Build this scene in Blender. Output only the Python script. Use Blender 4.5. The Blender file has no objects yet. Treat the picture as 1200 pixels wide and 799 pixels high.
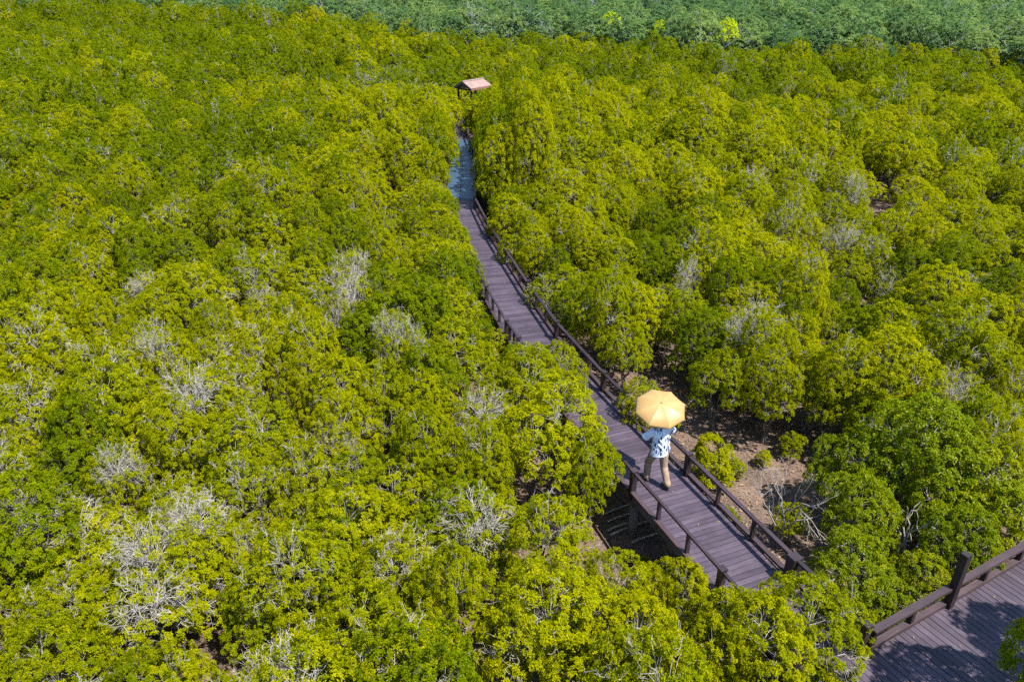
import bpy, bmesh, math, random
import numpy as np
from mathutils import Vector, Matrix, Euler

scene = bpy.context.scene
COL = scene.collection
R = math.radians
random.seed(7)

# ------------------------------------------------------------------ camera
F_PX, HORIZON = 867.0, -45.0            # focal length and horizon row of a 1200 x 799 frame
PITCH = math.atan((399.5 - HORIZON) / F_PX)
CAM_Z = 11.2
DECK = 1.2                               # top of the boardwalk above the mud

cam_data = bpy.data.cameras.new('camera')
cam_data.sensor_width = 36.0
cam_data.lens = 36.0 * F_PX / 1200.0
cam_data.clip_end = 2000
cam = bpy.data.objects.new('camera', cam_data)
COL.objects.link(cam)
cam.location = (0, 0, CAM_Z)
cam.rotation_euler = (math.pi / 2 - PITCH, 0, 0)
scene.camera = cam


def at(px, py, z=0.0):
    """where the sight line through a spot of the photograph meets the level z"""
    dx = (px - 600) / F_PX
    dy = -(py - 399.5) / F_PX
    Y = math.cos(PITCH) + dy * math.sin(PITCH)
    Z = -math.sin(PITCH) + dy * math.cos(PITCH)
    t = (CAM_Z - z) / -Z
    return dx * t, Y * t


def proj(X, Y, Z):
    Z = Z - CAM_Z
    zc = Y * math.cos(PITCH) - Z * math.sin(PITCH)
    if zc < 0.1:
        return -9999, -9999, zc
    return (600 + X / zc * F_PX, 399.5 - (Y * math.sin(PITCH) + Z * math.cos(PITCH)) / zc * F_PX, zc)


# ------------------------------------------------------------------ world, sun
SUN_EL = 61.0
SUN_DIR_XY = Vector((0.84, -0.54)).normalized()     # towards the sun, on the ground
wd = bpy.data.worlds.new('World')
scene.world = wd
wd.use_nodes = True
nt = wd.node_tree
bg = nt.nodes['Background']
sky = nt.nodes.new('ShaderNodeTexSky')
sky.sky_type = 'NISHITA'
sky.sun_disc = False
sky.sun_elevation = R(SUN_EL)
sky.sun_rotation = math.atan2(SUN_DIR_XY.x, SUN_DIR_XY.y)
sky.air_density = 1.0
sky.dust_density = 0.2
sky.ozone_density = 2.0
nt.links.new(sky.outputs[0], bg.inputs[0])
bg.inputs[1].default_value = 0.125
sl = bpy.data.lights.new('sun', 'SUN')
sl.energy = 5.0
sl.angle = R(0.53)
sl.color = (1.0, 0.955, 0.88)
so = bpy.data.objects.new('sun', sl)
COL.objects.link(so)
sd = Vector((SUN_DIR_XY.x * math.cos(R(SUN_EL)), SUN_DIR_XY.y * math.cos(R(SUN_EL)), math.sin(R(SUN_EL))))
so.rotation_euler = sd.to_track_quat('Z', 'Y').to_euler()
so.location = sd * 60
scene.view_settings.view_transform = 'Standard'
scene.view_settings.look = 'None'
scene.view_settings.exposure = 1.3
scene.view_settings.gamma = 1.0
scene.render.engine = 'CYCLES'
scene.cycles.max_bounces = 6
scene.cycles.diffuse_bounces = 4
scene.cycles.glossy_bounces = 2
scene.cycles.transmission_bounces = 4
scene.cycles.volume_bounces = 0
scene.cycles.transparent_max_bounces = 4
scene.cycles.use_denoising = False
scene.cycles.use_adaptive_sampling = True
scene.cycles.adaptive_threshold = 0.02


# ------------------------------------------------------------------ materials
def new_mat(name):
    m = bpy.data.materials.new(name)
    m.use_nodes = True
    t = m.node_tree
    t.nodes.clear()
    return m, t, t.nodes, t.links


def N(t, typ, **kw):
    n = t.nodes.new(typ)
    for k, v in kw.items():
        setattr(n, k, v)
    return n


def ramp(t, fac, stops, interp='LINEAR'):
    r = N(t, 'ShaderNodeValToRGB')
    r.color_ramp.interpolation = interp
    e = r.color_ramp.elements
    while len(e) < len(stops):
        e.new(0.5)
    for i, (p, c) in enumerate(stops):
        e[i].position = p
        e[i].color = (c[0], c[1], c[2], 1)
    if fac is not None:
        t.links.new(fac, r.inputs[0])
    return r


def mixc(t, fac, a, b, mode='MIX'):
    m = N(t, 'ShaderNodeMix', data_type='RGBA', blend_type=mode)
    for sock, v in ((m.inputs[0], fac), (m.inputs[6], a), (m.inputs[7], b)):
        if isinstance(v, (int, float)):
            sock.default_value = v
        elif isinstance(v, tuple):
            sock.default_value = (v[0], v[1], v[2], 1)
        else:
            t.links.new(v, sock)
    return m.outputs[2]


def leaf_mat(name, stops, spec=0.06, rough=0.5, trans=0.5, trans_tint=(1.0, 1.0, 0.15), spread=0.32):
    """leaves: colour varies from leaf to leaf and from tree to tree, some light passes through"""
    m, t, nn, L = new_mat(name)
    out = N(t, 'ShaderNodeOutputMaterial')
    attr = N(t, 'ShaderNodeAttribute', attribute_name='tone')
    info = N(t, 'ShaderNodeObjectInfo')
    mr = N(t, 'ShaderNodeMath', operation='MULTIPLY_ADD')
    L.new(info.outputs['Random'], mr.inputs[0])
    mr.inputs[1].default_value = spread
    L.new(attr.outputs['Fac'], mr.inputs[2])
    sub = N(t, 'ShaderNodeMath', operation='SUBTRACT')
    L.new(mr.outputs[0], sub.inputs[0])
    sub.inputs[1].default_value = spread / 2
    r = ramp(t, sub.outputs[0], stops)
    p = N(t, 'ShaderNodeBsdfPrincipled')
    L.new(r.outputs[0], p.inputs['Base Color'])
    p.inputs['Roughness'].default_value = rough
    p.inputs['Specular IOR Level'].default_value = spec
    tr = N(t, 'ShaderNodeBsdfTranslucent')
    L.new(mixc(t, 1.0, r.outputs[0], trans_tint, 'MULTIPLY'), tr.inputs[0])
    mx = N(t, 'ShaderNodeMixShader')
    mx.inputs[0].default_value = trans
    L.new(p.outputs[0], mx.inputs[1])
    L.new(tr.outputs[0], mx.inputs[2])
    L.new(mx.outputs[0], out.inputs[0])
    return m


def wood_mat(name, c0, c1, c2, rough=0.7, scale=1.0, bump=0.15):
    """weathered stained timber: tone per board, grain streaks along the board, blotches"""
    m, t, nn, L = new_mat(name)
    out = N(t, 'ShaderNodeOutputMaterial')
    p = N(t, 'ShaderNodeBsdfPrincipled')
    attr = N(t, 'ShaderNodeAttribute', attribute_name='tone')
    uv = N(t, 'ShaderNodeAttribute', attribute_name='grain')      # x along the board, y across, z board number
    mp = N(t, 'ShaderNodeMapping')
    mp.inputs['Scale'].default_value = (2.2 * scale, 30 * scale, 1)
    L.new(uv.outputs['Vector'], mp.inputs[0])
    n1 = N(t, 'ShaderNodeTexNoise')
    n1.inputs['Scale'].default_value = 1.5
    n1.inputs['Detail'].default_value = 5
    L.new(mp.outputs[0], n1.inputs['Vector'])
    geo = N(t, 'ShaderNodeNewGeometry')
    n2 = N(t, 'ShaderNodeTexNoise')
    n2.inputs['Scale'].default_value = 1.6
    n2.inputs['Detail'].default_value = 6
    n2.inputs['Roughness'].default_value = 0.65
    L.new(geo.outputs['Position'], n2.inputs['Vector'])
    a = ramp(t, attr.outputs['Fac'], [(0.0, c0), (0.5, c1), (1.0, c2)])
    s = ramp(t, n1.outputs['Fac'], [(0.3, (0.55, 0.55, 0.55)), (0.7, (1.3, 1.3, 1.3))])
    c = mixc(t, 0.75, a.outputs[0], s.outputs[0], 'MULTIPLY')
    b = ramp(t, n2.outputs['Fac'], [(0.33, (0.62, 0.58, 0.58)), (0.5, (1, 1, 1)), (0.68, (1.42, 1.38, 1.40))])
    c = mixc(t, 0.7, c, b.outputs[0], 'MULTIPLY')
    n3 = N(t, 'ShaderNodeTexNoise')
    n3.inputs['Scale'].default_value = 21.0
    n3.inputs['Detail'].default_value = 3
    L.new(geo.outputs['Position'], n3.inputs['Vector'])
    sp = ramp(t, n3.outputs['Fac'], [(0.73, (0, 0, 0)), (0.80, (1, 1, 1))])
    c = mixc(t, sp.outputs[0], c, (0.20, 0.175, 0.19))
    L.new(c, p.inputs['Base Color'])
    p.inputs['Roughness'].default_value = rough
    bp = N(t, 'ShaderNodeBump')
    bp.inputs['Strength'].default_value = bump
    bp.inputs['Distance'].default_value = 0.01
    L.new(n1.outputs['Fac'], bp.inputs['Height'])
    L.new(bp.outputs[0], p.inputs['Normal'])
    L.new(p.outputs[0], out.inputs[0])
    return m


def noise_mat(name, ca, cb, scale=8.0, rough=0.8, spec=0.3, detail=5, bump=0.0, stretch=(1, 1, 1), coords='Object'):
    m, t, nn, L = new_mat(name)
    out = N(t, 'ShaderNodeOutputMaterial')
    p = N(t, 'ShaderNodeBsdfPrincipled')
    tc = N(t, 'ShaderNodeTexCoord')
    mp = N(t, 'ShaderNodeMapping')
    mp.inputs['Scale'].default_value = stretch
    L.new(tc.outputs[coords], mp.inputs[0])
    n = N(t, 'ShaderNodeTexNoise')
    n.inputs['Scale'].default_value = scale
    n.inputs['Detail'].default_value = detail
    L.new(mp.outputs[0], n.inputs['Vector'])
    r = ramp(t, n.outputs['Fac'], [(0.3, ca), (0.7, cb)])
    L.new(r.outputs[0], p.inputs['Base Color'])
    p.inputs['Roughness'].default_value = rough
    p.inputs['Specular IOR Level'].default_value = spec
    if bump:
        b = N(t, 'ShaderNodeBump')
        b.inputs['Strength'].default_value = bump
        b.inputs['Distance'].default_value = 0.02
        L.new(n.outputs['Fac'], b.inputs['Height'])
        L.new(b.outputs[0], p.inputs['Normal'])
    L.new(p.outputs[0], out.inputs[0])
    return m


def mud_mat():
    m, t, nn, L = new_mat('tidal mud')
    out = N(t, 'ShaderNodeOutputMaterial')
    p = N(t, 'ShaderNodeBsdfPrincipled')
    geo = N(t, 'ShaderNodeNewGeometry')
    n1 = N(t, 'ShaderNodeTexNoise')
    n1.inputs['Scale'].default_value = 0.9
    n1.inputs['Detail'].default_value = 8
    n1.inputs['Roughness'].default_value = 0.62
    n2 = N(t, 'ShaderNodeTexNoise')
    n2.inputs['Scale'].default_value = 14
    n2.inputs['Detail'].default_value = 6
    n2.inputs['Roughness'].default_value = 0.7
    v = N(t, 'ShaderNodeTexVoronoi')
    v.inputs['Scale'].default_value = 9
    for n in (n1, n2, v):
        L.new(geo.outputs['Position'], n.inputs['Vector'])
    c = ramp(t, n1.outputs['Fac'], [(0.32, (0.055, 0.037, 0.027)), (0.50, (0.112, 0.072, 0.050)), (0.72, (0.170, 0.112, 0.077))])
    d = ramp(t, n2.outputs['Fac'], [(0.38, (0.40, 0.37, 0.35)), (0.58, (1.12, 1.12, 1.12))])
    cc = mixc(t, 0.8, c.outputs[0], d.outputs[0], 'MULTIPLY')
    s = ramp(t, v.outputs['Distance'], [(0.08, (0.45, 0.40, 0.36)), (0.16, (1, 1, 1))])
    cc = mixc(t, 0.55, cc, s.outputs[0], 'MULTIPLY')
    L.new(cc, p.inputs['Base Color'])
    p.inputs['Roughness'].default_value = 0.75
    b = N(t, 'ShaderNodeBump')
    b.inputs['Strength'].default_value = 0.5
    b.inputs['Distance'].default_value = 0.05
    L.new(n2.outputs['Fac'], b.inputs['Height'])
    L.new(b.outputs[0], p.inputs['Normal'])
    L.new(p.outputs[0], out.inputs[0])
    return m


M = {}
M['leaf_yellow'] = leaf_mat('yellow green mangrove leaf', [(0.0, (0.115, 0.160, 0.0006)), (0.35, (0.240, 0.272, 0.0006)), (0.7, (0.340, 0.348, 0.0006)), (1.0, (0.46, 0.42, 0.001))])
M['leaf_olive'] = leaf_mat('olive green mangrove leaf', [(0.0, (0.066, 0.116, 0.0005)), (0.35, (0.140, 0.192, 0.0005)), (0.7, (0.215, 0.255, 0.0005)), (1.0, (0.31, 0.32, 0.001))])
M['leaf_green'] = leaf_mat('fresh green mangrove leaf', [(0.0, (0.085, 0.140, 0.0008)), (0.35, (0.175, 0.235, 0.0008)), (0.7, (0.255, 0.295, 0.0008)), (1.0, (0.36, 0.35, 0.003))], spec=0.18, rough=0.42)
M['leaf_grey'] = leaf_mat('grey green forest leaf', [(0.0, (0.075, 0.150, 0.060)), (0.3, (0.110, 0.200, 0.072)), (0.65, (0.160, 0.250, 0.080)), (1.0, (0.25, 0.32, 0.095))], trans_tint=(0.9, 1, 0.75), spread=0.9)
M['leaf_lime'] = leaf_mat('lime yellow leaf', [(0.0, (0.30, 0.42, 0.01)), (0.5, (0.45, 0.55, 0.01)), (1.0, (0.55, 0.60, 0.02))])
M['bark'] = noise_mat('mangrove bark', (0.07, 0.058, 0.048), (0.17, 0.145, 0.12), 14, 0.9, 0.2)
M['twig'] = noise_mat('bare pale twig', (0.25, 0.225, 0.20), (0.47, 0.435, 0.39), 6, 0.85, 0.2)
M['dead_wood'] = noise_mat('dead grey wood', (0.13, 0.115, 0.10), (0.30, 0.27, 0.24), 9, 0.9, 0.2)
M['twig_brown'] = noise_mat('grey brown twig', (0.07, 0.060, 0.050), (0.15, 0.13, 0.11), 6, 0.85, 0.2)
M['pale_bark'] = noise_mat('pale forest bark', (0.17, 0.20, 0.18), (0.30, 0.33, 0.30), 4, 0.85, 0.2)
M['mud'] = mud_mat()
M['plank'] = wood_mat('purple brown decking', (0.034, 0.024, 0.037), (0.049, 0.035, 0.052), (0.065, 0.048, 0.067), 0.6)
M['panel'] = noise_mat('blue grey deck panel', (0.024, 0.050, 0.088), (0.033, 0.064, 0.108), 2.5, 0.5, 0.5, 3)
M['rail'] = wood_mat('dark stained rail timber', (0.016, 0.009, 0.011), (0.024, 0.013, 0.016), (0.034, 0.020, 0.024), 0.5)
M['kerb'] = wood_mat('reddish edge board', (0.028, 0.016, 0.018), (0.042, 0.024, 0.028), (0.056, 0.034, 0.038), 0.55)
M['post_dark'] = wood_mat('nearly black post timber', (0.012, 0.008, 0.009), (0.018, 0.011, 0.013), (0.027, 0.017, 0.019), 0.5)
M['beam'] = wood_mat('grey weathered beam', (0.045, 0.045, 0.055), (0.065, 0.065, 0.075), (0.085, 0.085, 0.095), 0.7)
M['pile'] = noise_mat('concrete pile', (0.09, 0.085, 0.085), (0.17, 0.16, 0.155), 6, 0.85, 0.2)


# ------------------------------------------------------------------ mesh helpers
def link(name, me, mat, parent=None):
    o = bpy.data.objects.new(name, me)
    COL.objects.link(o)
    if mat is not None and not me.materials:
        for x in (mat if isinstance(mat, (list, tuple)) else [mat]):
            me.materials.append(x)
    if parent:
        o.parent = parent
    return o


def tag(o, label, cat, group=None, kind=None):
    o['label'] = label
    o['category'] = cat
    if group:
        o['group'] = group
    if kind:
        o['kind'] = kind
    return o


def empty(name, loc=(0, 0, 0), rz=0.0):
    o = bpy.data.objects.new(name, None)
    COL.objects.link(o)
    o.empty_display_size = 0.2
    o.location = loc
    o.rotation_euler = (0, 0, rz)
    return o


class Boards:
    """boxes with a tone and grain coordinates each, linked as one mesh"""

    def __init__(self):
        self.v, self.f, self.tone, self.grain = [], [], [], []

    def box(self, c, ax, ay, az, sx, sy, sz, tone=None):
        """centre, three unit axes, full sizes; grain runs along ax"""
        tone = random.random() if tone is None else tone
        b = len(self.v)
        k = random.random() * 50
        for i in (-.5, .5):
            for j in (-.5, .5):
                for q in (-.5, .5):
                    self.v.append(tuple(c + ax * (i * sx) + ay * (j * sy) + az * (q * sz)))
                    self.tone.append(tone)
                    self.grain.append((i * sx + k, j * sy + q * sz, k))
        for q in ((0, 1, 3, 2), (4, 6, 7, 5), (0, 4, 5, 1), (2, 3, 7, 6), (0, 2, 6, 4), (1, 5, 7, 3)):
            self.f.append([b + i for i in q])

    def beam(self, p, q, w, h, tone=None):
        """a straight board from p to q, w wide, h high"""
        p, q = Vector(p), Vector(q)
        ax = (q - p).normalized()
        ay = Vector((0, 0, 1)).cross(ax).normalized()
        self.box((p + q) / 2, ax, ay, ax.cross(ay), (q - p).length, w, h, tone)

    def upright(self, p, h, w, d, ang, tone=None):
        a = Vector((math.cos(ang), math.sin(ang), 0))
        b = Vector((-math.sin(ang), math.cos(ang), 0))
        self.box(Vector(p) + Vector((0, 0, h / 2)), Vector((0, 0, 1)), a, b, h, w, d, tone)

    def build(self, name, mat, parent=None):
        me = bpy.data.meshes.new(name)
        me.from_pydata(self.v, [], self.f)
        a = me.attributes.new('tone', 'FLOAT', 'POINT')
        a.data.foreach_set('value', self.tone)
        g = me.attributes.new('grain', 'FLOAT_VECTOR', 'POINT')
        g.data.foreach_set('vector', [c for t in self.grain for c in t])
        bm = bmesh.new()
        bm.from_mesh(me)
        bmesh.ops.recalc_face_normals(bm, faces=bm.faces)
        bm.to_mesh(me)
        bm.free()
        return link(name, me, mat, parent)


# ------------------------------------------------------------------ ground
def make_ground():
    bm = bmesh.new()
    nx, ny = 150, 170
    xs = [-20 + 40 * i / nx for i in range(nx + 1)]
    ys = [0 + 45 * j / ny for j in range(ny + 1)]
    from mathutils import noise as mn
    xs = [-900, -300, -100, -40] + xs + [40, 100, 300, 900]
    ys = [-300, -60, -10] + ys + [60, 100, 200, 400, 1500]
    grid = []
    for y in ys:
        row = []
        for x in xs:
            z = 0
            if -20 <= x <= 20 and 0 <= y <= 45:
                z = 0.05 * mn.noise(Vector((x * .55, y * .55, 0))) + 0.03 * mn.noise(Vector((x * 2.1, y * 2.1, 3)))
            row.append(bm.verts.new((x, y, z)))
        grid.append(row)
    for j in range(len(ys) - 1):
        for i in range(len(xs) - 1):
            bm.faces.new((grid[j][i], grid[j][i + 1], grid[j + 1][i + 1], grid[j + 1][i]))
    me = bpy.data.meshes.new('ground')
    bm.to_mesh(me)
    bm.free()
    for p in me.polygons:
        p.use_smooth = True
    o = link('ground', me, M['mud'])
    o['kind'] = 'structure'
    return o


make_ground()

# ------------------------------------------------------------------ boardwalk
# right-hand deck edge (inner side of the right rail), from the junction away from the camera
EDGE = [(5.68, 8.32), (2.33, 16.62), (1.27, 19.65), (0.46, 22.74), (-0.25, 25.72), (-1.02, 28.99), (-1.75, 32.77),
        (-1.93, 37.0), (-2.10, 41.28), (-2.73, 46.6), (-3.35, 51.0), (-2.55, 55.5), (-2.1, 58.5)]
WIDTH = 1.30
EDGE = [Vector((x, y, 0)) for x, y in EDGE]


def offset_line(pts, d):
    """polyline moved sideways by d (to the left of travel when positive)"""
    out = []
    for i, p in enumerate(pts):
        a = (pts[i] - pts[i - 1]).normalized() if i > 0 else None
        b = (pts[i + 1] - pts[i]).normalized() if i < len(pts) - 1 else None
        t = (a + b).normalized() if a is not None and b is not None else (a or b)
        n = Vector((-t.y, t.x, 0))
        k = 1.0 / max(0.5, n.dot(Vector((-(b or a).y, (b or a).x, 0))))
        out.append(p + n * d * k)
    return out


CENTRE = offset_line(EDGE, WIDTH / 2)
LEFT = offset_line(EDGE, WIDTH)


def lengths(pts):
    s = [0]
    for i in range(1, len(pts)):
        s.append(s[-1] + (pts[i] - pts[i - 1]).length)
    return s


def point_on(pts, s):
    L = lengths(pts)
    s = max(0, min(L[-1], s))
    for i in range(1, len(pts)):
        if s <= L[i] or i == len(pts) - 1:
            t = (pts[i] - pts[i - 1]).normalized()
            return pts[i - 1] + t * (s - L[i - 1]), t


def s_of(pts, q):
    """length along the polyline nearest to q, and the distance"""
    L = lengths(pts)
    best = (1e9, 0)
    for i in range(1, len(pts)):
        a, b = pts[i - 1], pts[i]
        t = max(0, min(1, (q - a).dot(b - a) / (b - a).length_squared))
        d = (a + (b - a) * t - q).length
        if d < best[0]:
            best = (d, L[i - 1] + (b - a).length * t)
    return best[1], best[0]


bw = empty('boardwalk', (EDGE[0].x, EDGE[0].y, 0))
tag(bw, 'long purple brown timber boardwalk winding away through the mangroves to the small roof', 'boardwalk')
ORG = -Vector(bw.location)
UP = Vector((0, 0, 1))


def shift(pts):
    return [p + ORG for p in pts]


def deck_planks(b, centre, width, pitch=0.125, gap=0.011, thick=0.035, split_from=1e9, z=DECK, s0=0.0, s1=1e9):
    L = lengths(centre)[-1]
    n = int(L / pitch)
    for i in range(n):
        s = (i + .5) * pitch
        if s < s0 or s > s1:
            continue
        p, t = point_on(centre, s)
        # the direction turns gradually at the bends
        p2, t2 = point_on(centre, s + 0.8)
        p0, t0 = point_on(centre, s - 0.8)
        t = (t0 + t2).normalized()
        nrm = Vector((-t.y, t.x, 0))
        dz = random.uniform(-.002, .002)
        w = width + random.uniform(-.015, .015)
        if s > split_from:
            for sg in (-1, 1):
                b.box(p + nrm * (sg * w / 4) + UP * (z - thick / 2 + dz), nrm, t, UP, w / 2 - .012, pitch - gap, thick)
        else:
            b.box(p + UP * (z - thick / 2 + dz) + nrm * random.uniform(-.01, .01), nrm, t, UP, w, pitch - gap, thick)


d = Boards()
CC = shift(CENTRE)


def s_centre(px, py):
    return s_of(CC, Vector((*at(px, py, DECK), 0)) + ORG)[0]


PA, PB = s_centre(542, 233), s_centre(545, 164)
PA, PB = round(PA / .125) * .125, round(PB / .125) * .125
deck_planks(d, CC, WIDTH + 0.10, s1=PA)
d.build('deck', M['plank'], bw)
d = Boards()
deck_planks(d, CC, WIDTH + 0.10, s0=PB)
d.build('deck', M['plank'], bw)
d = Boards()                              # a stretch laid with wide blue grey panels, two to the width
n_ = int((PB - PA) / .5)
for i in range(n_):
    w_ = (PB - PA) / n_
    p, t = point_on(CC, PA + (i + .5) * w_)
    nrm = Vector((-t.y, t.x, 0))
    for sg in (-1, 1):
        d.box(p + nrm * (sg * (WIDTH + .1) / 4) + UP * (DECK - .0175 + random.uniform(-.002, .002)), nrm, t, UP, (WIDTH + .1) / 2 - .03, w_ - .03, .035)
o = d.build('deck_panels', M['panel'], bw)
o['label'] = 'stretch of blue grey deck panels'


def stringers(parent, centre, offs, z, step=3.0):
    for o_ in offs:
        b = Boards()
        line = offset_line(centre, o_)
        for i in range(len(line) - 1):
            b.beam(line[i] + UP * z, line[i + 1] + UP * z, .09, .17)
        b.build('stringer', M['beam'], parent)


stringers(bw, shift(CENTRE), (-WIDTH / 2 - .03, 0.0, WIDTH / 2 + .03), DECK - .035 - .09)


def tube_mesh(name, paths, sides=8):
    """paths: list of (points, radii)"""
    V, Fc = [], []
    for pts, rad in paths:
        pts = [Vector(p) for p in pts]
        base = len(V)
        prev = None
        for i, p in enumerate(pts):
            t = (pts[min(i + 1, len(pts) - 1)] - pts[max(i - 1, 0)]).normalized()
            if prev is None:
                x = t.orthogonal().normalized()
            else:
                x = (prev - t * prev.dot(t)).normalized()
            prev = x
            y = t.cross(x)
            for k in range(sides):
                a = 2 * math.pi * k / sides
                V.append(p + (x * math.cos(a) + y * math.sin(a)) * rad[i])
        for i in range(len(pts) - 1):
            for k in range(sides):
                k2 = (k + 1) % sides
                Fc.append([base + i * sides + k, base + i * sides + k2, base + (i + 1) * sides + k2, base + (i + 1) * sides + k])
        Fc.append([base + k for k in range(sides)][::-1])
        Fc.append([base + (len(pts) - 1) * sides + k for k in range(sides)])
    me = bpy.data.meshes.new(name)
    me.from_pydata([tuple(v) for v in V], [], Fc)
    for p in me.polygons:
        p.use_smooth = len(p.vertices) == 4
    return me


def railing(parent, edge_line, main_s, mids, side, label, skip=(), big=(), end_open=True, h=0.55, handrail_w=.085):
    """edge_line: polyline at deck edge; main posts at lengths main_s; mids per bay; side +1 = rail lies to the left of travel"""
    r = empty('railing')
    r.parent = parent
    r['label'] = label
    line = offset_line(edge_line, side * .05)
    toe = offset_line(edge_line, side * .085)
    pos = []
    for k, s in enumerate(main_s):
        p, t = point_on(line, s)
        ang = math.atan2(t.y, t.x)
        b = Boards()
        w = .20 if k in big else .115
        b.upright(p + UP * (DECK - .2), h + .2 + .015, w, w, ang)
        if k not in big:
            b.upright(p + UP * (DECK + h + .015), .03, w + .024, w + .024, ang)
        b.build('rail_post', M['post_dark'] if k in big else M['rail'], r)
        pos.append((s, p, t))
    for k in range(len(main_s) - 1):
        if k in skip:
            continue
        s0, s1 = main_s[k], main_s[k + 1]
        n = mids[k] if isinstance(mids, (list, tuple)) else mids
        for j in range(1, n + 1):
            s = s0 + (s1 - s0) * j / (n + 1)
            p, t = point_on(line, s)
            b = Boards()
            b.upright(p + UP * (DECK - .15), h + .15 - .055, .06, .075, math.atan2(t.y, t.x))
            b.build('baluster', M['rail'], r)
        b = Boards()
        p0, p1 = pos[k][1], pos[k + 1][1]
        tt = (p1 - p0).normalized()
        b.beam(p0 + tt * .06 + UP * (DECK + h - .028), p1 - tt * .06 + UP * (DECK + h - .028), handrail_w, .05)
        b.build('handrail', M['rail'], r)
        b = Boards()
        q0, q1 = point_on(toe, s0)[0], point_on(toe, s1)[0]
        b.beam(q0 + tt * .065 + UP * (DECK + .055), q1 - tt * .065 + UP * (DECK + .055), .10, .055)
        b.build('edge_board', M['kerb'], r)
    return r


E0 = shift(EDGE)
L0 = shift(LEFT)


def s_at(line, px, py):
    x, y = at(px, py, DECK)
    return s_of(line, Vector((x, y, 0)) + ORG)[0]


right_px = [(922.7, 680), (800.8, 557.5), (704.5, 458.6), (650, 397), (616, 348), (592, 310), (571, 276), (555, 244)]
ms = [0.12] + [s_at(E0, *q) for q in right_px]
ms += [ms[-1] + 3.0, ms[-1] + 6.0, ms[-1] + 9.2, ms[-1] + 13, ms[-1] + 17, ms[-1] + 20.5]
railing(bw, E0, ms, [1] + [2] * 20, -1, 'right hand railing of dark posts and flat handrail', big=(1,))
left_px = [(855, 690), (740, 577)]
ml = [0.12] + [s_at(L0, *q) for q in left_px]
ml += [ml[-1] + 3.35, ml[-1] + 6.6] 
ml += [s_at(L0, 606, 393), s_at(L0, 573, 353)]
while ml[-1] < lengths(L0)[-1] - 3.4:
    ml.append(ml[-1] + 3.05)
ml = sorted(ml)
railing(bw, L0, ml, 2, 1, 'left hand railing of dark posts and flat handrail', handrail_w=.06)

# piles and cross beams below the deck
Lc = lengths(E0)[-1]
s = 1.2
pile_s = [x for x in ms if x < 30]
for s in ml:
    if s > 48:
        break
    p, t = point_on(shift(CENTRE), s)
    nrm = Vector((-t.y, t.x, 0))
    b = Boards()
    b.beam(p - nrm * .72 + UP * (DECK - .29), p + nrm * .72 + UP * (DECK - .29), .11, .14)
    b.build('cross_beam', M['beam'], bw)
    for sg in (-1, 1):
        q = p + nrm * (.60 * sg)
        me = tube_mesh('pile', [([q + UP * -.3, q + UP * (DECK - .362)], [.10, .10])], 12)
        link('pile', me, M['pile'], bw)

# ------------------------------------------------------------------ the wider cross walk at the near end
CA = Vector((0.8795, 0.4759, 0))            # along it
CN = Vector((0.4759, -0.8795, 0))           # towards the camera
C0 = Vector((6.18, 8.63, 0))
cw = empty('boardwalk', tuple(C0))
tag(cw, 'wide dark timber boardwalk with close planks crossing the near right corner', 'boardwalk')
cw_line = [CA * -3.4 + CN * 1.1, CA * 16 + CN * 1.1]
b = Boards()
deck_planks(b, cw_line, 2.2, pitch=.128, gap=.013, z=DECK + .004)
b.build('deck', M['plank'], cw)
for o_ in (.95, 0, -.95):
    b = Boards()
    ln = offset_line(cw_line, o_)
    b.beam(ln[0] + UP * (DECK - .12), ln[1] + UP * (DECK - .12), .09, .16)
    b.build('stringer', M['beam'], cw)
rl = empty('railing')
rl.parent = cw
rl['label'] = 'far side railing with one tall post'


def cross_rail(a0, a1):
    b = Boards()
    off = CN * -.02
    b.beam(CA * a0 + off + UP * (DECK + .43), CA * a1 + off + UP * (DECK + .43), .13, .055)
    b.build('handrail', M['kerb'], rl)
    b = Boards()
    b.beam(CA * a0 + off + UP * (DECK + .075), CA * a1 + off + UP * (DECK + .075), .11, .075)
    b.build('edge_board', M['kerb'], rl)


TALL = Vector((*at(1116, 714, DECK), 0)) - C0
ta = TALL.dot(CA)
tall_at = [ta, ta + 3.1, ta + 6.2, ta + 9.3]
ang = math.atan2(CA.y, CA.x)
b = Boards()
b.upright(CA * ta + CN * .02 + UP * (DECK - .5), 1.70, .13, .13, ang)
b.build('tall_post', M['rail'], rl)
cross_rail(-.42, ta - .075)
cross_rail(ta + .075, ta + 3.1)
cross_rail(ta + 3.1 + .08, ta + 6.2)
b = Boards()
b.upright(CA * (ta + 3.14) + CN * -.02 + UP * (DECK - .4), .95, .1, .1, ang)
b.build('rail_post', M['rail'], rl)
for a in (.60, ta + 1.02, ta + 2.1, ta + 4.1, ta + 5.1, -.38):
    b = Boards()
    b.upright(CA * a + CN * -.02 + UP * (DECK - .3), .30 + .40, .085, .085, ang)
    b.build('baluster', M['post_dark'], rl)
for a in (-2.6, 0.6, 3.6, 6.6, 9.6):
    for o_ in (.3, 1.9):
        q = CA * a + CN * o_
        link('pile', tube_mesh('pile', [([q + UP * -.3, q + UP * (DECK - .215)], [.10, .10])], 12), M['pile'], cw)

# ------------------------------------------------------------------ trees
rngm = np.random.default_rng(11)


def unit(v):
    return v / (np.linalg.norm(v, axis=-1, keepdims=True) + 1e-9)


class TreeBuild:
    pass


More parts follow.
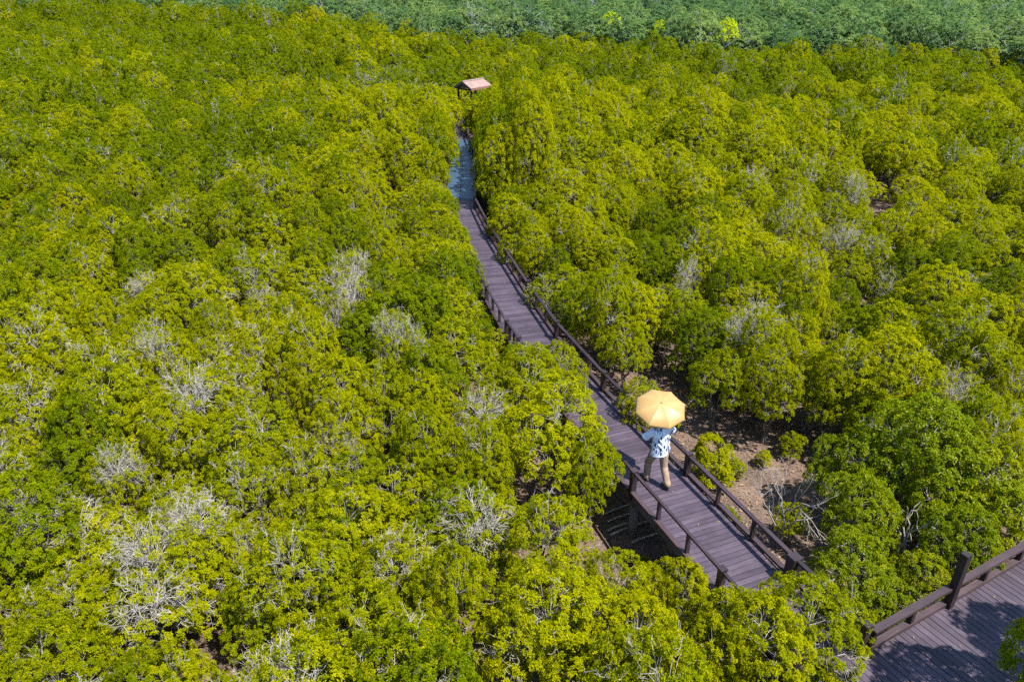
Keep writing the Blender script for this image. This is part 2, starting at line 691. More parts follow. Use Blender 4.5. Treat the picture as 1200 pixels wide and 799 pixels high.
def tubes_np(segs, sides=4):
    """segs: arrays p (n,3), q (n,3), r0, r1 -> verts, quads; open prisms"""
    if not segs:
        return np.zeros((0, 3)), np.zeros((0, 4), int)
    p = np.array([s_[0] for s_ in segs], float)
    q = np.array([s_[1] for s_ in segs], float)
    r0 = np.array([s_[2] for s_ in segs])
    r1 = np.array([s_[3] for s_ in segs])
    t = unit(q - p)
    ref = np.where(np.abs(t[:, 2:3]) > .9, np.array([[1., 0, 0]]), np.array([[0, 0, 1.]]))
    x = unit(np.cross(t, ref))
    y = np.cross(t, x)
    n = len(p)
    V = np.zeros((n, 2, sides, 3))
    for k in range(sides):
        a = 2 * math.pi * k / sides
        dvec = x * math.cos(a) + y * math.sin(a)
        V[:, 0, k] = p + dvec * r0[:, None]
        V[:, 1, k] = q + dvec * r1[:, None]
    base = (np.arange(n) * 2 * sides)[:, None]
    quads = []
    for k in range(sides):
        k2 = (k + 1) % sides
        quads.append(np.concatenate([base + k, base + k2, base + sides + k2, base + sides + k], 1))
    return V.reshape(-1, 3), np.concatenate(quads, 0)


def limb(segs, rg, a, b_, r0, r1, n=4, wob=.08):
    a, b_ = np.array(a, float), np.array(b_, float)
    L = np.linalg.norm(b_ - a)
    prev = a
    for i in range(1, n + 1):
        f = i / n
        p = a + (b_ - a) * f + (rg.normal(0, wob * L, 3) * (0 if i == n else 1)) + np.array([0, 0, .12 * L * math.sin(math.pi * f) * .6])
        segs.append((prev, p, r0 + (r1 - r0) * (i - 1) / n, r0 + (r1 - r0) * f))
        prev = p


def make_tree(seed, ht=2.8, rad=1.25, sub_n=580, ros_n=18, leaf_n=7, leaf_l=.043, bare=0.04, bare_lobes=0, trunks=3,
              clump=.115, fork=4, twig_r=.006, low=True, top_bias=.0, leaf_w=.54, crown_base=.36, flat=.8):
    rg = np.random.default_rng(seed)
    T = TreeBuild()
    lobes = [(np.array([rg.normal(0, .1 * rad), rg.normal(0, .1 * rad), .70 * ht]), .62 * rad)]
    n1 = rg.integers(5, 8)
    for i in range(n1):
        a = 2 * math.pi * (i + rg.uniform(-.3, .3)) / n1
        rr = rad * rg.uniform(.42, .62)
        lobes.append((np.array([rr * math.cos(a), rr * math.sin(a), ht * rg.uniform(.52, .68)]), rad * rg.uniform(.36, .50)))
    if low:
        n2 = rg.integers(5, 8)
        for i in range(n2):
            a = 2 * math.pi * (i + rg.uniform(-.4, .4)) / n2
            rr = rad * rg.uniform(.62, .82)
            lobes.append((np.array([rr * math.cos(a), rr * math.sin(a), ht * rg.uniform(crown_base, crown_base + .12)]), rad * rg.uniform(.27, .38)))
    w = np.array([l[1] ** 2 for l in lobes])
    w /= w.sum()
    bare_set = set(rg.choice(range(0, len(lobes)), size=min(bare_lobes, len(lobes)), replace=False)) if bare_lobes else set()
    trunk, twigs = [], []
    # trunks
    tops = []
    for k in range(trunks):
        a = rg.uniform(0, 6.28)
        foot = np.array([math.cos(a) * rg.uniform(0, .12) * rad, math.sin(a) * rg.uniform(0, .12) * rad, -.15])
        top = np.array([math.cos(a) * .2 * rad, math.sin(a) * .2 * rad, ht * rg.uniform(.3, .42)])
        limb(trunk, rg, foot, top, .045 * ht / 2.8 + .01, .03 * ht / 2.8 + .006, 4, .05)
        tops.append(top)
        for j in range(3):     # stilt roots
            a2 = rg.uniform(0, 6.28)
            f2 = foot + np.array([math.cos(a2) * .25, math.sin(a2) * .25, -.02])
            limb(trunk, rg, foot + (top - foot) * .4, f2, .016, .012, 3, .05)
    leaves_p, leaves_ax, leaves_t = [], [], []
    for li, (c, r) in enumerate(lobes):
        top = min(tops, key=lambda q: np.linalg.norm(q - c))
        limb(trunk, rg, top, c - np.array([0, 0, .25 * r]), .026 * ht / 2.8, .013, 4, .07)
        m = max(4, int(sub_n * w[li]))
        i = np.arange(m) + .5
        phi = np.arccos(1 - 1.35 * i / m)
        th = math.pi * (1 + 5 ** .5) * i + rg.uniform(0, 6.28)
        dirs = np.stack([np.cos(th) * np.sin(phi), np.sin(th) * np.sin(phi), np.cos(phi)], 1)
        dirs = unit(dirs + rg.normal(0, .16, dirs.shape))
        pts = c + dirs * r * np.array([1, 1, flat]) * rg.uniform(.84, 1.08, (m, 1))
        pbare = .50 if li in bare_set else bare
        for pnt, dr in zip(pts, dirs):
            inside = False
            for lj, (c2, r2) in enumerate(lobes):
                if lj != li and np.linalg.norm((pnt - c2) / np.array([1, 1, flat])) < .72 * r2:
                    inside = True
                    break
            if inside or pnt[2] < .12 * ht:
                continue
            root = c - np.array([0, 0, .25 * r])
            if rg.random() < pbare:
                # a bare, forked twig standing out of the crown
                tip = pnt + dr * rg.uniform(.0, .10) + np.array([0, 0, rg.uniform(-.02, .10)])
                limb(twigs, rg, root, tip, twig_r * 1.7, twig_r * 1.1, 4, .07)
                for q in range(fork):
                    st = root + (tip - root) * rg.uniform(.55, 1.0)
                    e1 = st + unit(dr * .7 + rg.normal(0, .6, 3)) * rg.uniform(.10, .30)
                    limb(twigs, rg, st, e1, twig_r, twig_r * .6, 2, .12)
                    for q2 in range(2):
                        st2 = st + (e1 - st) * rg.uniform(.5, 1.)
                        e2 = st2 + unit(dr * .5 + rg.normal(0, .7, 3)) * rg.uniform(.05, .14)
                        twigs.append((st2, e2, twig_r * .7, twig_r * .45))
                continue
            if rg.random() < .16:
                limb(twigs, rg, root, pnt - dr * .03, twig_r * 1.2, twig_r * .6, 3, .06)
            k = rg.poisson(ros_n)
            if k == 0:
                continue
            cl = clump * rg.uniform(.75, 1.25)
            off = unit(rg.normal(0, 1, (k, 3)) + dr * .9 + np.array([0, 0, .5])) * cl * rg.uniform(.35, 1.0, (k, 1)) ** .7
            off *= np.array([1, 1, .8])
            ax = unit(dr * .45 + np.array([0, 0, .65]) + off / cl * .55 + rg.normal(0, .22, (k, 3)))
            ct = rg.normal(0, .10)
            leaves_p.append(pnt + off)
            leaves_ax.append(ax)
            leaves_t.append(np.clip(.5 + ct + rg.normal(0, .13, k), 0, 1))
    P = np.concatenate(leaves_p)
    AX = np.concatenate(leaves_ax)
    TN = np.concatenate(leaves_t)
    k = len(P)
    # leaves of every rosette
    ref = np.where(np.abs(AX[:, 2:3]) > .9, np.array([[1., 0, 0]]), np.array([[0, 0, 1.]]))
    X = unit(np.cross(AX, ref))
    Y = np.cross(AX, X)
    az = rg.uniform(0, 6.28, (k, 1)) + np.arange(leaf_n)[None] * (2 * math.pi / leaf_n * 1.9) + rg.normal(0, .2, (k, leaf_n))
    el = np.radians(np.linspace(28, 80, leaf_n))[None] + rg.normal(0, .18, (k, leaf_n))
    e = (np.cos(el)[..., None] * AX[:, None] + np.sin(el)[..., None] * (np.cos(az)[..., None] * X[:, None] + np.sin(az)[..., None] * Y[:, None]))
    side = unit(np.cross(e, np.broadcast_to(AX[:, None], e.shape)))
    up = np.cross(side, e)
    l = leaf_l * rg.uniform(.7, 1.2, (k, leaf_n, 1)) * np.linspace(.75, 1.1, leaf_n)[None, :, None]
    base = P[:, None] + e * l * .12
    mid = base + e * l * .55
    w2 = l * leaf_w * .5
    v0 = base
    v1 = mid + side * w2 + up * l * .10
    v2 = base + e * l - AX[:, None] * l * .12
    v3 = mid - side * w2 + up * l * .10
    V = np.stack([v0, v1, v2, v3], 2).reshape(-1, 3)
    nq = len(V) // 4
    Q = np.arange(nq * 4).reshape(-1, 4)
    tone = np.clip(TN[:, None] + rg.normal(0, .08, (k, leaf_n)) + np.linspace(.10, -.08, leaf_n)[None], 0, 1)
    T.crown = (V, Q, np.repeat(tone.reshape(-1), 4))
    T.trunk = tubes_np(trunk, 6)
    T.twig = tubes_np(twigs, 3)
    T.split_twigs = bool(bare_lobes)
    # the tree's reach, for placing it
    T.rad = float(np.percentile(np.hypot(V[:, 0], V[:, 1]), 96))
    T.ht = float(np.percentile(V[:, 2], 99))
    T.low = float(np.percentile(V[:, 2], 3))
    return T


def np_mesh(name, V, Q, mats, tone=None, smooth=False, mat_idx=None):
    me = bpy.data.meshes.new(name)
    me.vertices.add(len(V))
    me.vertices.foreach_set('co', np.asarray(V, np.float32).ravel())
    me.loops.add(Q.size)
    me.loops.foreach_set('vertex_index', np.asarray(Q, np.int32).ravel())
    me.polygons.add(len(Q))
    me.polygons.foreach_set('loop_start', np.arange(len(Q), dtype=np.int32) * Q.shape[1])
    me.polygons.foreach_set('loop_total', np.full(len(Q), Q.shape[1], np.int32))
    for m_ in mats:
        me.materials.append(m_)
    if mat_idx is not None:
        me.polygons.foreach_set('material_index', np.asarray(mat_idx, np.int32))
    if smooth:
        me.polygons.foreach_set('use_smooth', np.ones(len(Q), bool))
    if tone is not None:
        a = me.attributes.new('tone', 'FLOAT', 'POINT')
        a.data.foreach_set('value', np.asarray(tone, np.float32))
    me.update(calc_edges=True)
    return me


def tree_meshes(T, leaf, bark='bark', twig='twig'):
    T.me_crown = np_mesh('crown', *T.crown[:2], [M[leaf]], T.crown[2])
    if T.split_twigs:
        T.me_trunk = np_mesh('trunk', *T.trunk, [M[bark]], None, True)
        T.me_twig = np_mesh('bare_branches', *T.twig, [M[twig]], None, True)
    else:
        q1, q2 = T.trunk[1], T.twig[1] + len(T.trunk[0])
        T.me_trunk = np_mesh('trunk', np.concatenate([T.trunk[0], T.twig[0]]), np.concatenate([q1, q2]), [M[bark], M[twig]], None, True,
                             np.concatenate([np.zeros(len(q1)), np.ones(len(q2))]))
        T.me_twig = None
    T.leaf, T.bark, T.tw = leaf, bark, twig
    return T


def tree_joined(T, name):
    V = [T.crown[0], T.trunk[0], T.twig[0]]
    Q = [T.crown[1], T.trunk[1] + len(V[0]), T.twig[1] + len(V[0]) + len(V[1])]
    mi = np.concatenate([np.full(len(q), i) for i, q in enumerate(Q)])
    tone = np.concatenate([T.crown[2], np.full(len(V[1]) + len(V[2]), .5)])
    me = np_mesh(name, np.concatenate(V), np.concatenate(Q), [M[T.leaf], M[T.bark], M[T.tw]], tone, False, mi)
    return bpy.data.objects.new(name, me)


# kinds of tree, each as a few different individuals of unit size (about 2.8 m tall, 2.5 m wide)
KINDS = {}
KINDS['yellow'] = [tree_meshes(make_tree(100 + i, rad=1.2 + .06 * (i % 3), bare=.02 + .012 * (i % 3), twig_r=.0042), 'leaf_yellow') for i in range(5)]
KINDS['olive'] = [tree_meshes(make_tree(200 + i, rad=1.25, bare=.012, twig_r=.005), 'leaf_olive', 'bark', 'twig_brown') for i in range(4)]
KINDS['twiggy'] = [tree_meshes(make_tree(300 + i, rad=1.25, bare=.11, bare_lobes=1 + i % 2, fork=6, twig_r=.0047, ros_n=15), 'leaf_yellow') for i in range(4)]
KINDS['green'] = [tree_meshes(make_tree(400 + i, rad=1.3, bare=.015, leaf_l=.060, ros_n=16, leaf_n=6, clump=.13), 'leaf_green') for i in range(3)]
FARK = {}
far_kw = dict(sub_n=260, ros_n=15, leaf_n=5, leaf_l=.074, clump=.15, fork=4, twig_r=.0065)
FARK['yellow'] = [tree_meshes(make_tree(500 + i, rad=1.25, bare=.015, **far_kw), 'leaf_yellow') for i in range(4)]
FARK['olive'] = [tree_meshes(make_tree(520 + i, rad=1.25, bare=.01, **far_kw), 'leaf_olive') for i in range(4)]
FARK['twiggy'] = [tree_meshes(make_tree(540 + i, rad=1.25, bare=.12, bare_lobes=3, **far_kw), 'leaf_olive') for i in range(2)]
GREY = [tree_meshes(make_tree(600 + i, ht=6.5, rad=2.0, sub_n=170, ros_n=13, leaf_n=5, leaf_l=.17, clump=.28, bare=(.02, .12, .02, .20, .03, .10)[i], bare_lobes=(0, 2, 0, 3, 0, 2)[i],
                              trunks=2, fork=4, twig_r=.02, crown_base=.30, flat=1.25), 'leaf_grey', 'pale_bark', 'pale_bark') for i in range(6)]
BUSH = tree_meshes(make_tree(690, ht=1.35, rad=.62, sub_n=190, ros_n=15, leaf_l=.05, clump=.10, bare=.02, trunks=2, twig_r=.004, crown_base=.2), 'leaf_yellow', 'bark', 'twig_brown')
LIME = tree_meshes(make_tree(700, ht=5.2, rad=1.35, sub_n=80, ros_n=9, leaf_n=6, leaf_l=.14, clump=.28, bare=.1, trunks=2, twig_r=.018, low=False), 'leaf_lime', 'pale_bark', 'pale_bark')

# ---- where trees stand
SHIFT0 = -ORG


def edge_gap(x, y):
    """signed gap to the deck: (distance from deck edge, side) with side +1 left, -1 right"""
    q = Vector((x, y, 0))
    s_, dist = s_of(CENTRE, q)
    p, t = point_on(CENTRE, s_)
    side = 1 if (q - p).dot(Vector((-t.y, t.x, 0))) > 0 else -1
    return dist - WIDTH / 2, side


def in_poly(x, y, poly):
    c = False
    j = len(poly) - 1
    for i in range(len(poly)):
        xi, yi = poly[i]
        xj, yj = poly[j]
        if (yi > y) != (yj > y) and x < (xj - xi) * (y - yi) / (yj - yi) + xi:
            c = not c
        j = i
    return c


def ground_poly(px):
    return [at(x, y, 0.0) for x, y in px]


BARE = [ground_poly([(758, 430), (800, 440), (830, 500), (900, 530), (945, 520), (935, 585), (905, 640), (860, 610), (800, 560), (760, 500)]),
        ground_poly([(1018, 238), (1048, 234), (1046, 256), (1018, 262)]),
        ground_poly([(1172, 500), (1200, 498), (1200, 540), (1176, 530)]),
        ground_poly([(690, 590), (742, 560), (800, 640), (785, 670), (745, 672)]),
        ]

# places that stay in view from the camera: (x, y, z)
KEEP = []


def keep_px(pts, z):
    for q in pts:
        x, y = at(q[0], q[1], z)
        KEEP.append((x, y, z))


keep_px([(540, 180), (545, 175), (538, 200), (550, 195), (533, 205), (548, 215), (536, 225), (552, 232), (543, 240), (557, 250), (550, 262), (562, 275),
         (558, 290), (572, 290), (580, 305), (574, 318), (592, 325), (584, 342), (606, 345), (600, 365), (618, 362), (614, 385), (634, 385), (628, 402),
         (650, 403), (660, 415), (690, 448), (708, 470), (718, 495), (735, 500), (730, 525), (760, 525), (745, 548), (800, 570), (830, 600), (800, 600),
         (830, 640), (860, 640), (880, 670), (905, 680), (890, 700), (770, 540), (712, 480)], DECK)
keep_px([(547, 168), (538, 152)], DECK)
keep_px([(576, 348), (590, 370), (530, 200), (528, 215), (740, 560), (765, 585), (800, 622), (830, 652), (700, 452), (665, 405), (760, 505)], DECK + .35)
keep_px([(568, 350), (580, 376)], DECK)
keep_px([(571, 342), (578, 352), (586, 364), (596, 378), (605, 390)], DECK + .5)
keep_px([(895, 628), (903, 640), (915, 655), (922, 665), (930, 668)], DECK + .3)
keep_px([(920, 640), (930, 648), (940, 625), (908, 640)], .8)
keep_px([(912, 610), (905, 622), (925, 622), (918, 595), (940, 600)], 1.0)
keep_px([(1056, 655), (1062, 635), (1050, 665)], 1.3)
keep_px([(725, 600), (735, 625), (708, 603), (755, 650), (745, 645), (720, 590), (770, 640)], 0.05)
keep_px([(895, 585), (905, 560), (880, 610), (890, 600), (850, 575), (800, 465), (815, 480), (815, 495), (870, 545), (885, 570), (870, 590), (895, 555), (855, 530), (925, 520)], 0.05)
keep_px([(1028, 244), (1036, 246)], 0.2)
keep_px([(778, 460), (750, 478), (806, 482), (770, 500), (768, 560)], DECK + 1.3)
keep_px([(575, 101), (568, 104), (560, 105), (541, 100), (548, 101), (556, 104), (572, 101), (565, 95)], DECK + 2.1)
keep_px([(1040, 745), (1080, 720), (1118, 700), (1160, 680), (1195, 650), (1100, 770), (1060, 790), (1180, 740), (1140, 660), (1190, 700)], DECK + .3)
KEEP_A = np.array(KEEP)
CAMV = np.array([0, 0, CAM_Z])


def blocks(x, y, ht, rad, low=.2):
    """does a crown of this size standing here hide one of the places kept in view"""
    c = np.array([x, y, ht * (low + 1) / 2])
    r = np.array([rad * 1.1 + .04, rad * 1.1 + .04, ht * (1 - low) / 2 + .12])
    o = (CAMV - c) / r
    dv = (KEEP_A - CAMV) / r
    a = (dv * dv).sum(1)
    b_ = 2 * (dv * o).sum(1)
    cc = (o * o).sum() - 1
    disc = b_ * b_ - 4 * a * cc
    ok = disc > 0
    t1 = np.where(ok, (-b_ - np.sqrt(np.maximum(disc, 0))) / (2 * a), 9)
    return bool(np.any(ok & (t1 < .985)))


TREES = []          # (x, y, kind, height factor, width factor, label, group)
# trees that stand out one by one: photo spot of the crown's middle, height, radius
KEY = [
    (835, 536, 1.35, .56, 'yellow', 'small round yellow green mangrove bush on the bare mud beside the walker'),
    (842, 450, 2.2, .78, 'yellow', 'leafy mangrove on the far edge of the bare mud, behind the yellow umbrella'),
    (905, 455, 2.5, .82, 'yellow', 'open crowned mangrove with its slim trunk showing above the bare mud'),
    (992, 548, 2.1, .8, 'green', 'mangrove overhanging the right end of the bare mud patch'),
    (1010, 602, 2.0, .8, 'green', 'green mangrove behind the grey branched dead shrub'),
    (1085, 535, 3.1, 1.25, 'green', 'big bright green mangrove with large glossy leaves right of the bare mud'),
    (1155, 585, 2.5, 1.1, 'green', 'dark green large leaved mangrove at the right edge above the cross walk'),
    (1098, 598, 2.1, .8, 'green', 'mangrove beside the broken pale stump near the cross walk'),
    (998, 674, 1.8, .8, 'green', 'mangrove just outside the cross walk railing'),
    (1125, 640, 2.0, .75, 'green', 'low mangrove behind the tall post of the cross walk'),
    (955, 735, 2.3, 1.0, 'yellow', 'mangrove covering the corner where the two boardwalks meet'),
    (880, 770, 2.5, .95, 'yellow', 'mangrove at the bottom in front of the end of the walker\'s boardwalk'),
    (795, 705, 1.9, .62, 'yellow', 'small mangrove whose top pokes past the left railing below the walker'),
    (1078, 676, 1.5, .62, 'green', 'low leafy bush of mangrove in front of the pale stump, against the railing'),
    (1040, 705, 1.35, .55, 'green', 'smallest mangrove tucked under the near end of the cross walk railing'),
    (742, 770, 2.3, .95, 'yellow', 'mangrove between the dark gap under the deck and the bottom edge'),
    (715, 705, 2.1, .80, 'yellow', 'mangrove at the brown mud strip left of the gap under the deck'),
    (635, 640, 2.5, 1.0, 'yellow', 'mangrove left of the brown mud strip, below the bulging bush'),
    (0, 0, 5.3, 1.15, 'green', 'tall mangrove outside the frame shading the cross walk'),
    (0, 0, 5.7, 1.3, 'green', 'tallest mangrove farther along the cross walk, outside the frame'),
    (842, 745, 2.2, .75, 'yellow', 'mangrove at the left railing between two bushy crowns at the bottom'),
    (650, 515, 3.0, 1.25, 'yellow', 'big rounded mangrove bulging over the left of the boardwalk beside the walker'),
    (610, 460, 2.9, 1.15, 'yellow', 'mangrove hiding the left railing in the middle of the boardwalk'),
    (655, 445, 2.3, .78, 'yellow', 'mangrove leaning across the boardwalk and hiding the deck as far as its right railing'),
    (690, 560, 2.4, .72, 'yellow', 'mangrove on the edge of the dark gap below the deck, left of the walker'),
    (538, 425, 2.6, 1.1, 'yellow', 'mangrove left of the short stretch of left railing that shows'),
]
key_xy = []
for (px, py, ht, rad, kind, lab) in KEY:
    ht += .2 if ht > 1.5 else 0
    x, y = at(px, py, ht * .6) if px else ((7.95, 6.75) if ht < 5.75 else (10.0, 7.35))
    TREES.append((x, y, kind, ht, rad, lab, None))
    key_xy.append((x, y, rad))

# rows of trees that line the boardwalk
ROWS = []
for (line, off, s0, s1, step, ht, rad) in ((EDGE, -1.15, 41.8, 46.2, 1.5, 4.0, 1.35),
                                           (EDGE, -1.2, 10.5, 26, 1.4, 2.6, .74),
                                           (LEFT, .55, 14.2, 26.5, 1.05, 2.9, .95), (LEFT, .75, 27, 44, 1.25, 4.0, 1.15)):
    q = s0
    while q < s1:
        p, t = point_on(line, q)
        p = p + Vector((-t.y, t.x, 0)) * off * random.uniform(.9, 1.2)
        ROWS.append((p.x, p.y, ht * random.uniform(.88, 1.1), rad * random.uniform(.9, 1.15)))
        q += step * random.uniform(.8, 1.2)
ROWS += [(-5.4, 49.2, 3.6, 1.5), (-1.5, 48.2, 3.7, 1.6), (-1.7, 50.5, 3.3, 1.45), (-4.9, 51.6, 3.4, 1.6), (-4.3, 53.6, 3.1, 1.1)]
SHADE = []
q = 25.6
while q < 37.5:                 # tall trees close to the far deck, keeping it in the shade
    p, t = point_on(EDGE, q)
    p = p + Vector((-t.y, t.x, 0)) * -1.28
    SHADE.append((p.x, p.y, random.uniform(4.7, 5.3), random.uniform(1.12, 1.28)))
    p = p + Vector((-t.y, t.x, 0)) * -1.25 + t * random.uniform(-.4, .4)
    SHADE.append((p.x, p.y, random.uniform(5.4, 6.0), random.uniform(1.3, 1.45)))
    q += 1.1
for (x, y, ht, rad) in SHADE:
    TREES.append((x, y, 'yellow' if random.random() < .5 else 'olive', ht, rad, None, None))
    key_xy.append((x, y, .8))
for (x, y, ht, rad) in ROWS:
    for f in (1, .95, .9, .85, .8, .74, .68, .6, .5, .4, .3):
        if not blocks(x, y, ht * f, rad * f ** .6):
            break
    else:
        continue
    TREES.append((x, y, 'yellow' if random.random() < .6 else 'olive', ht * f, rad * f ** .6, None, None))
    key_xy.append((x, y, rad * f ** .6 * .7))
from mathutils import noise as mnoise


def nz(x, y, sc, seed=0.):
    return mnoise.noise(Vector((x * sc + seed, y * sc - seed, seed * 1.7)))


def boundary(x):
    """how far away the yellow mangroves end and the grey green forest begins"""
    u = max(-70, min(60, x))
    return 92 - u * .34 + max(0, -u - 10) * .46 + 5 * nz(x, 0, .06, 3) + 3 * nz(x, 0, .25, 3)


def canopy_height(x, y):
    h = 2.68 + .4 * nz(x, y, .16, 1) + .3 * nz(x, y, .06, 5)
    def bump(cx, cy, sx, sy, a):
        return a * math.exp(-((x - cx) / sx) ** 2 - ((y - cy) / sy) ** 2)
    h += bump(2.5, 43, 4.5, 9, 1.7) + bump(-8, 44, 4.0, 9, 1.3) + bump(12, 42, 6, 8, .6)
    b_ = boundary(x)
    h += (.7 + 1.6 / (1 + math.exp((x + 18) / 7))) * math.exp(-((y - (b_ - 7)) / 11) ** 2)
    h += bump(-38, 75, 25, 25, 1.0)
    if x < -1 and y < 14:
        h -= .25
    return h


def kind_for(x, y, px, py, rg):
    k = rg.random()
    tw = 0.03
    if px < 600 and py > 330:
        tw = .34 + .34 * nz(x, y, .25, 9)
        if px < 420 and py > 420:
            tw += .15
    elif px > 780 and 180 < py < 470:
        tw = .10 + .4 * nz(x, y, .2, 9)
    elif py > 90:
        tw = .03 + .3 * nz(x, y, .12, 9)
    if px > 530 and px < 780 and py < 320:
        tw = 0
    if 410 < px < 510 and 95 < py < 125 or 195 < px < 270 and 255 < py < 285:
        tw = .8
    if k < tw:
        return 'twiggy'
    g = nz(x, y, .09, 4) + .5 * nz(x, y, .03, 8)
    if px > 960 and py > 470:
        return 'green' if rg.random() < .75 else 'olive'
    if px > 780 and py > 330:
        return 'olive' if rg.random() < .45 else 'yellow'
    if py < 110:
        return 'olive' if rg.random() < .85 else 'yellow'
    if px < 430 and py < 330:
        return 'olive' if rg.random() < .60 + g else 'yellow'
    return 'olive' if rg.random() < .22 + g * .5 else 'yellow'


rg = np.random.default_rng(5)
row = 0
y = 3.2
while y < 150:
    sp = 1.30 if (y < 17) else 1.36 if y < 32 else (1.6 if y < 60 else 2.0)
    half = .78 * y + 9
    n = int(2 * half / sp)
    for i in range(n):
        x = -half + (i + .5 * (row % 2)) * sp + rg.normal(0, .28 * sp)
        yy = y + rg.normal(0, .26 * sp)
        over = yy - boundary(x)
        if over > 9 or over > -5 and rg.random() < (over + 5) / 14:
            continue
        if math.hypot(x, yy) < 3.0:
            continue
        gap, side = edge_gap(x, yy)
        if gap < .30:
            continue
        # the cross walk
        dv = Vector((x, yy, 0)) - C0
        a, c = dv.dot(CA), dv.dot(CN)
        if a > -4.4 and -.75 < c < 3.0:
            continue
        if any(in_poly(x, yy, P_) for P_ in BARE):
            continue
        if any((x - kx) ** 2 + (yy - ky) ** 2 < (.62 * kr + .30) ** 2 for kx, ky, kr in key_xy):
            continue
        ht = canopy_height(x, yy) * rg.uniform(.76, 1.22)
        if rg.random() < .06:
            ht *= 1.22
        rad = (.90 + .30 * (max(sp, 1.36) - 1.36)) * rg.uniform(.78, 1.25) * (1 + .22 * max(0, ht - 2.6))
        if side < 0:
            rad = min(rad, gap * 1.0 + .32)
            if gap < .8:
                ht = min(ht, 2.3)
        else:
            rad = min(rad, gap + .55)
        if yy < 62:
            ok = False
            for f in (1, .93, .86, .78, .7, .62, .54, .45, .36):
                if not blocks(x, yy, ht * f, rad * f ** .7):
                    ok = True
                    break
            if not ok or rad * f < .25:
                continue
            ht, rad = ht * f, rad * f ** .7
        px, py, zc = proj(x, yy, ht * .6)
        TREES.append((x, yy, kind_for(x, yy, px, py, rg), ht, rad, None, None))
    y += sp * .87
    row += 1

# which of them show largest: those become individuals
def shown(t):
    x, y, k, ht, rad = t[:5]
    best = 0
    px, py, zc = proj(x, y, ht * .7)
    if zc < 1:
        return 0
    r = rad * F_PX / zc
    if px < -r * .6 or px > 1200 + r * .6 or py < -r or py > 799 + r * .7:
        return 0
    return r * r * (1.0 if -r * .2 < px < 1200 + r * .2 and py < 799 + r * .1 else .45)


order = sorted(range(len(TREES)), key=lambda i: -(1e6 if TREES[i][5] else shown(TREES[i])))
IND = set(order[:298])


def place_word(x, y):
    """where a tree of the stand is, by things one can find"""
    gap, side = edge_gap(x, y)
    px, py, zc = proj(x, y, 1.6)
    if side > 0:
        if gap < 1.6 and y > 19:
            return 'beside the left railing, beyond the bulging bush'
        if gap < 1.6:
            return 'beside the left railing, near the walker'
        if py > 640:
            return 'along the bottom edge, left of the boardwalk' if px > 300 else 'in the bottom left corner'
        if py > 470:
            return 'left of the gap under the deck, level with the walker' if px > 300 else 'at the left edge, level with the walker'
        return 'left of the boardwalk, level with the middle of its railing' if px > 300 else 'at the left edge, further off than the walker'
    if gap < 1.6:
        return 'beside the right railing, beyond the yellow umbrella' if y > 13.5 else 'beside the right railing, nearer than the bare mud'
    if (Vector((x, y, 0)) - C0).dot(CN) > -2.2:
        return 'along the cross walk'
    if px > 1000:
        return 'at the right edge behind the big bright green mangrove' if py < 500 else 'at the right edge above the cross walk'
    if py > 420:
        return 'around the bare mud right of the walker'
    return 'right of the boardwalk, beyond the bare mud'


LOOK = {'yellow': 'yellow green mangrove with a dense clumpy crown', 'olive': 'olive green mangrove with a dense clumpy crown',
        'twiggy': 'thin mangrove with bare pale twigs showing through', 'green': 'fresh green mangrove with larger leaves'}
PROTO_REF = {'yellow': (2.8, 1.28), 'olive': (2.8, 1.28), 'twiggy': (2.8, 1.28), 'green': (2.8, 1.3)}


def plant(T, x, y, ht, rad, rot, label, group, name='mangrove_tree'):
    o = empty(name, (x, y, 0), rot)
    o.scale = (rad / T.rad, rad / T.rad, ht / T.ht)
    tag(o, label, 'tree', group)
    for nm, me in (('trunk', T.me_trunk), ('bare_branches', T.me_twig), ('crown', T.me_crown)):
        if me is not None:
            c = bpy.data.objects.new(nm, me)
            COL.objects.link(c)
            c.parent = o
    return o


rest = []
for i, t in enumerate(TREES):
    x, y, kind, ht, rad, lab, grp = t
    rot = rg.uniform(0, 6.28)
    if i in IND:
        T = BUSH if lab and lab.startswith('small round') else KINDS[kind][rg.integers(len(KINDS[kind]))]
        if lab is None:
            pw = place_word(x, y)
            lab = LOOK[kind] + ' ' + pw
            words = lab.split()
            if len(words) > 16:
                lab = ' '.join(LOOK[kind].split()[:3]) + ' ' + pw
            grp = 'mangroves ' + pw
        plant(T, x, y, ht, rad, rot, lab, grp)
    else:
        rest.append((x, y, kind, ht, rad, rot))

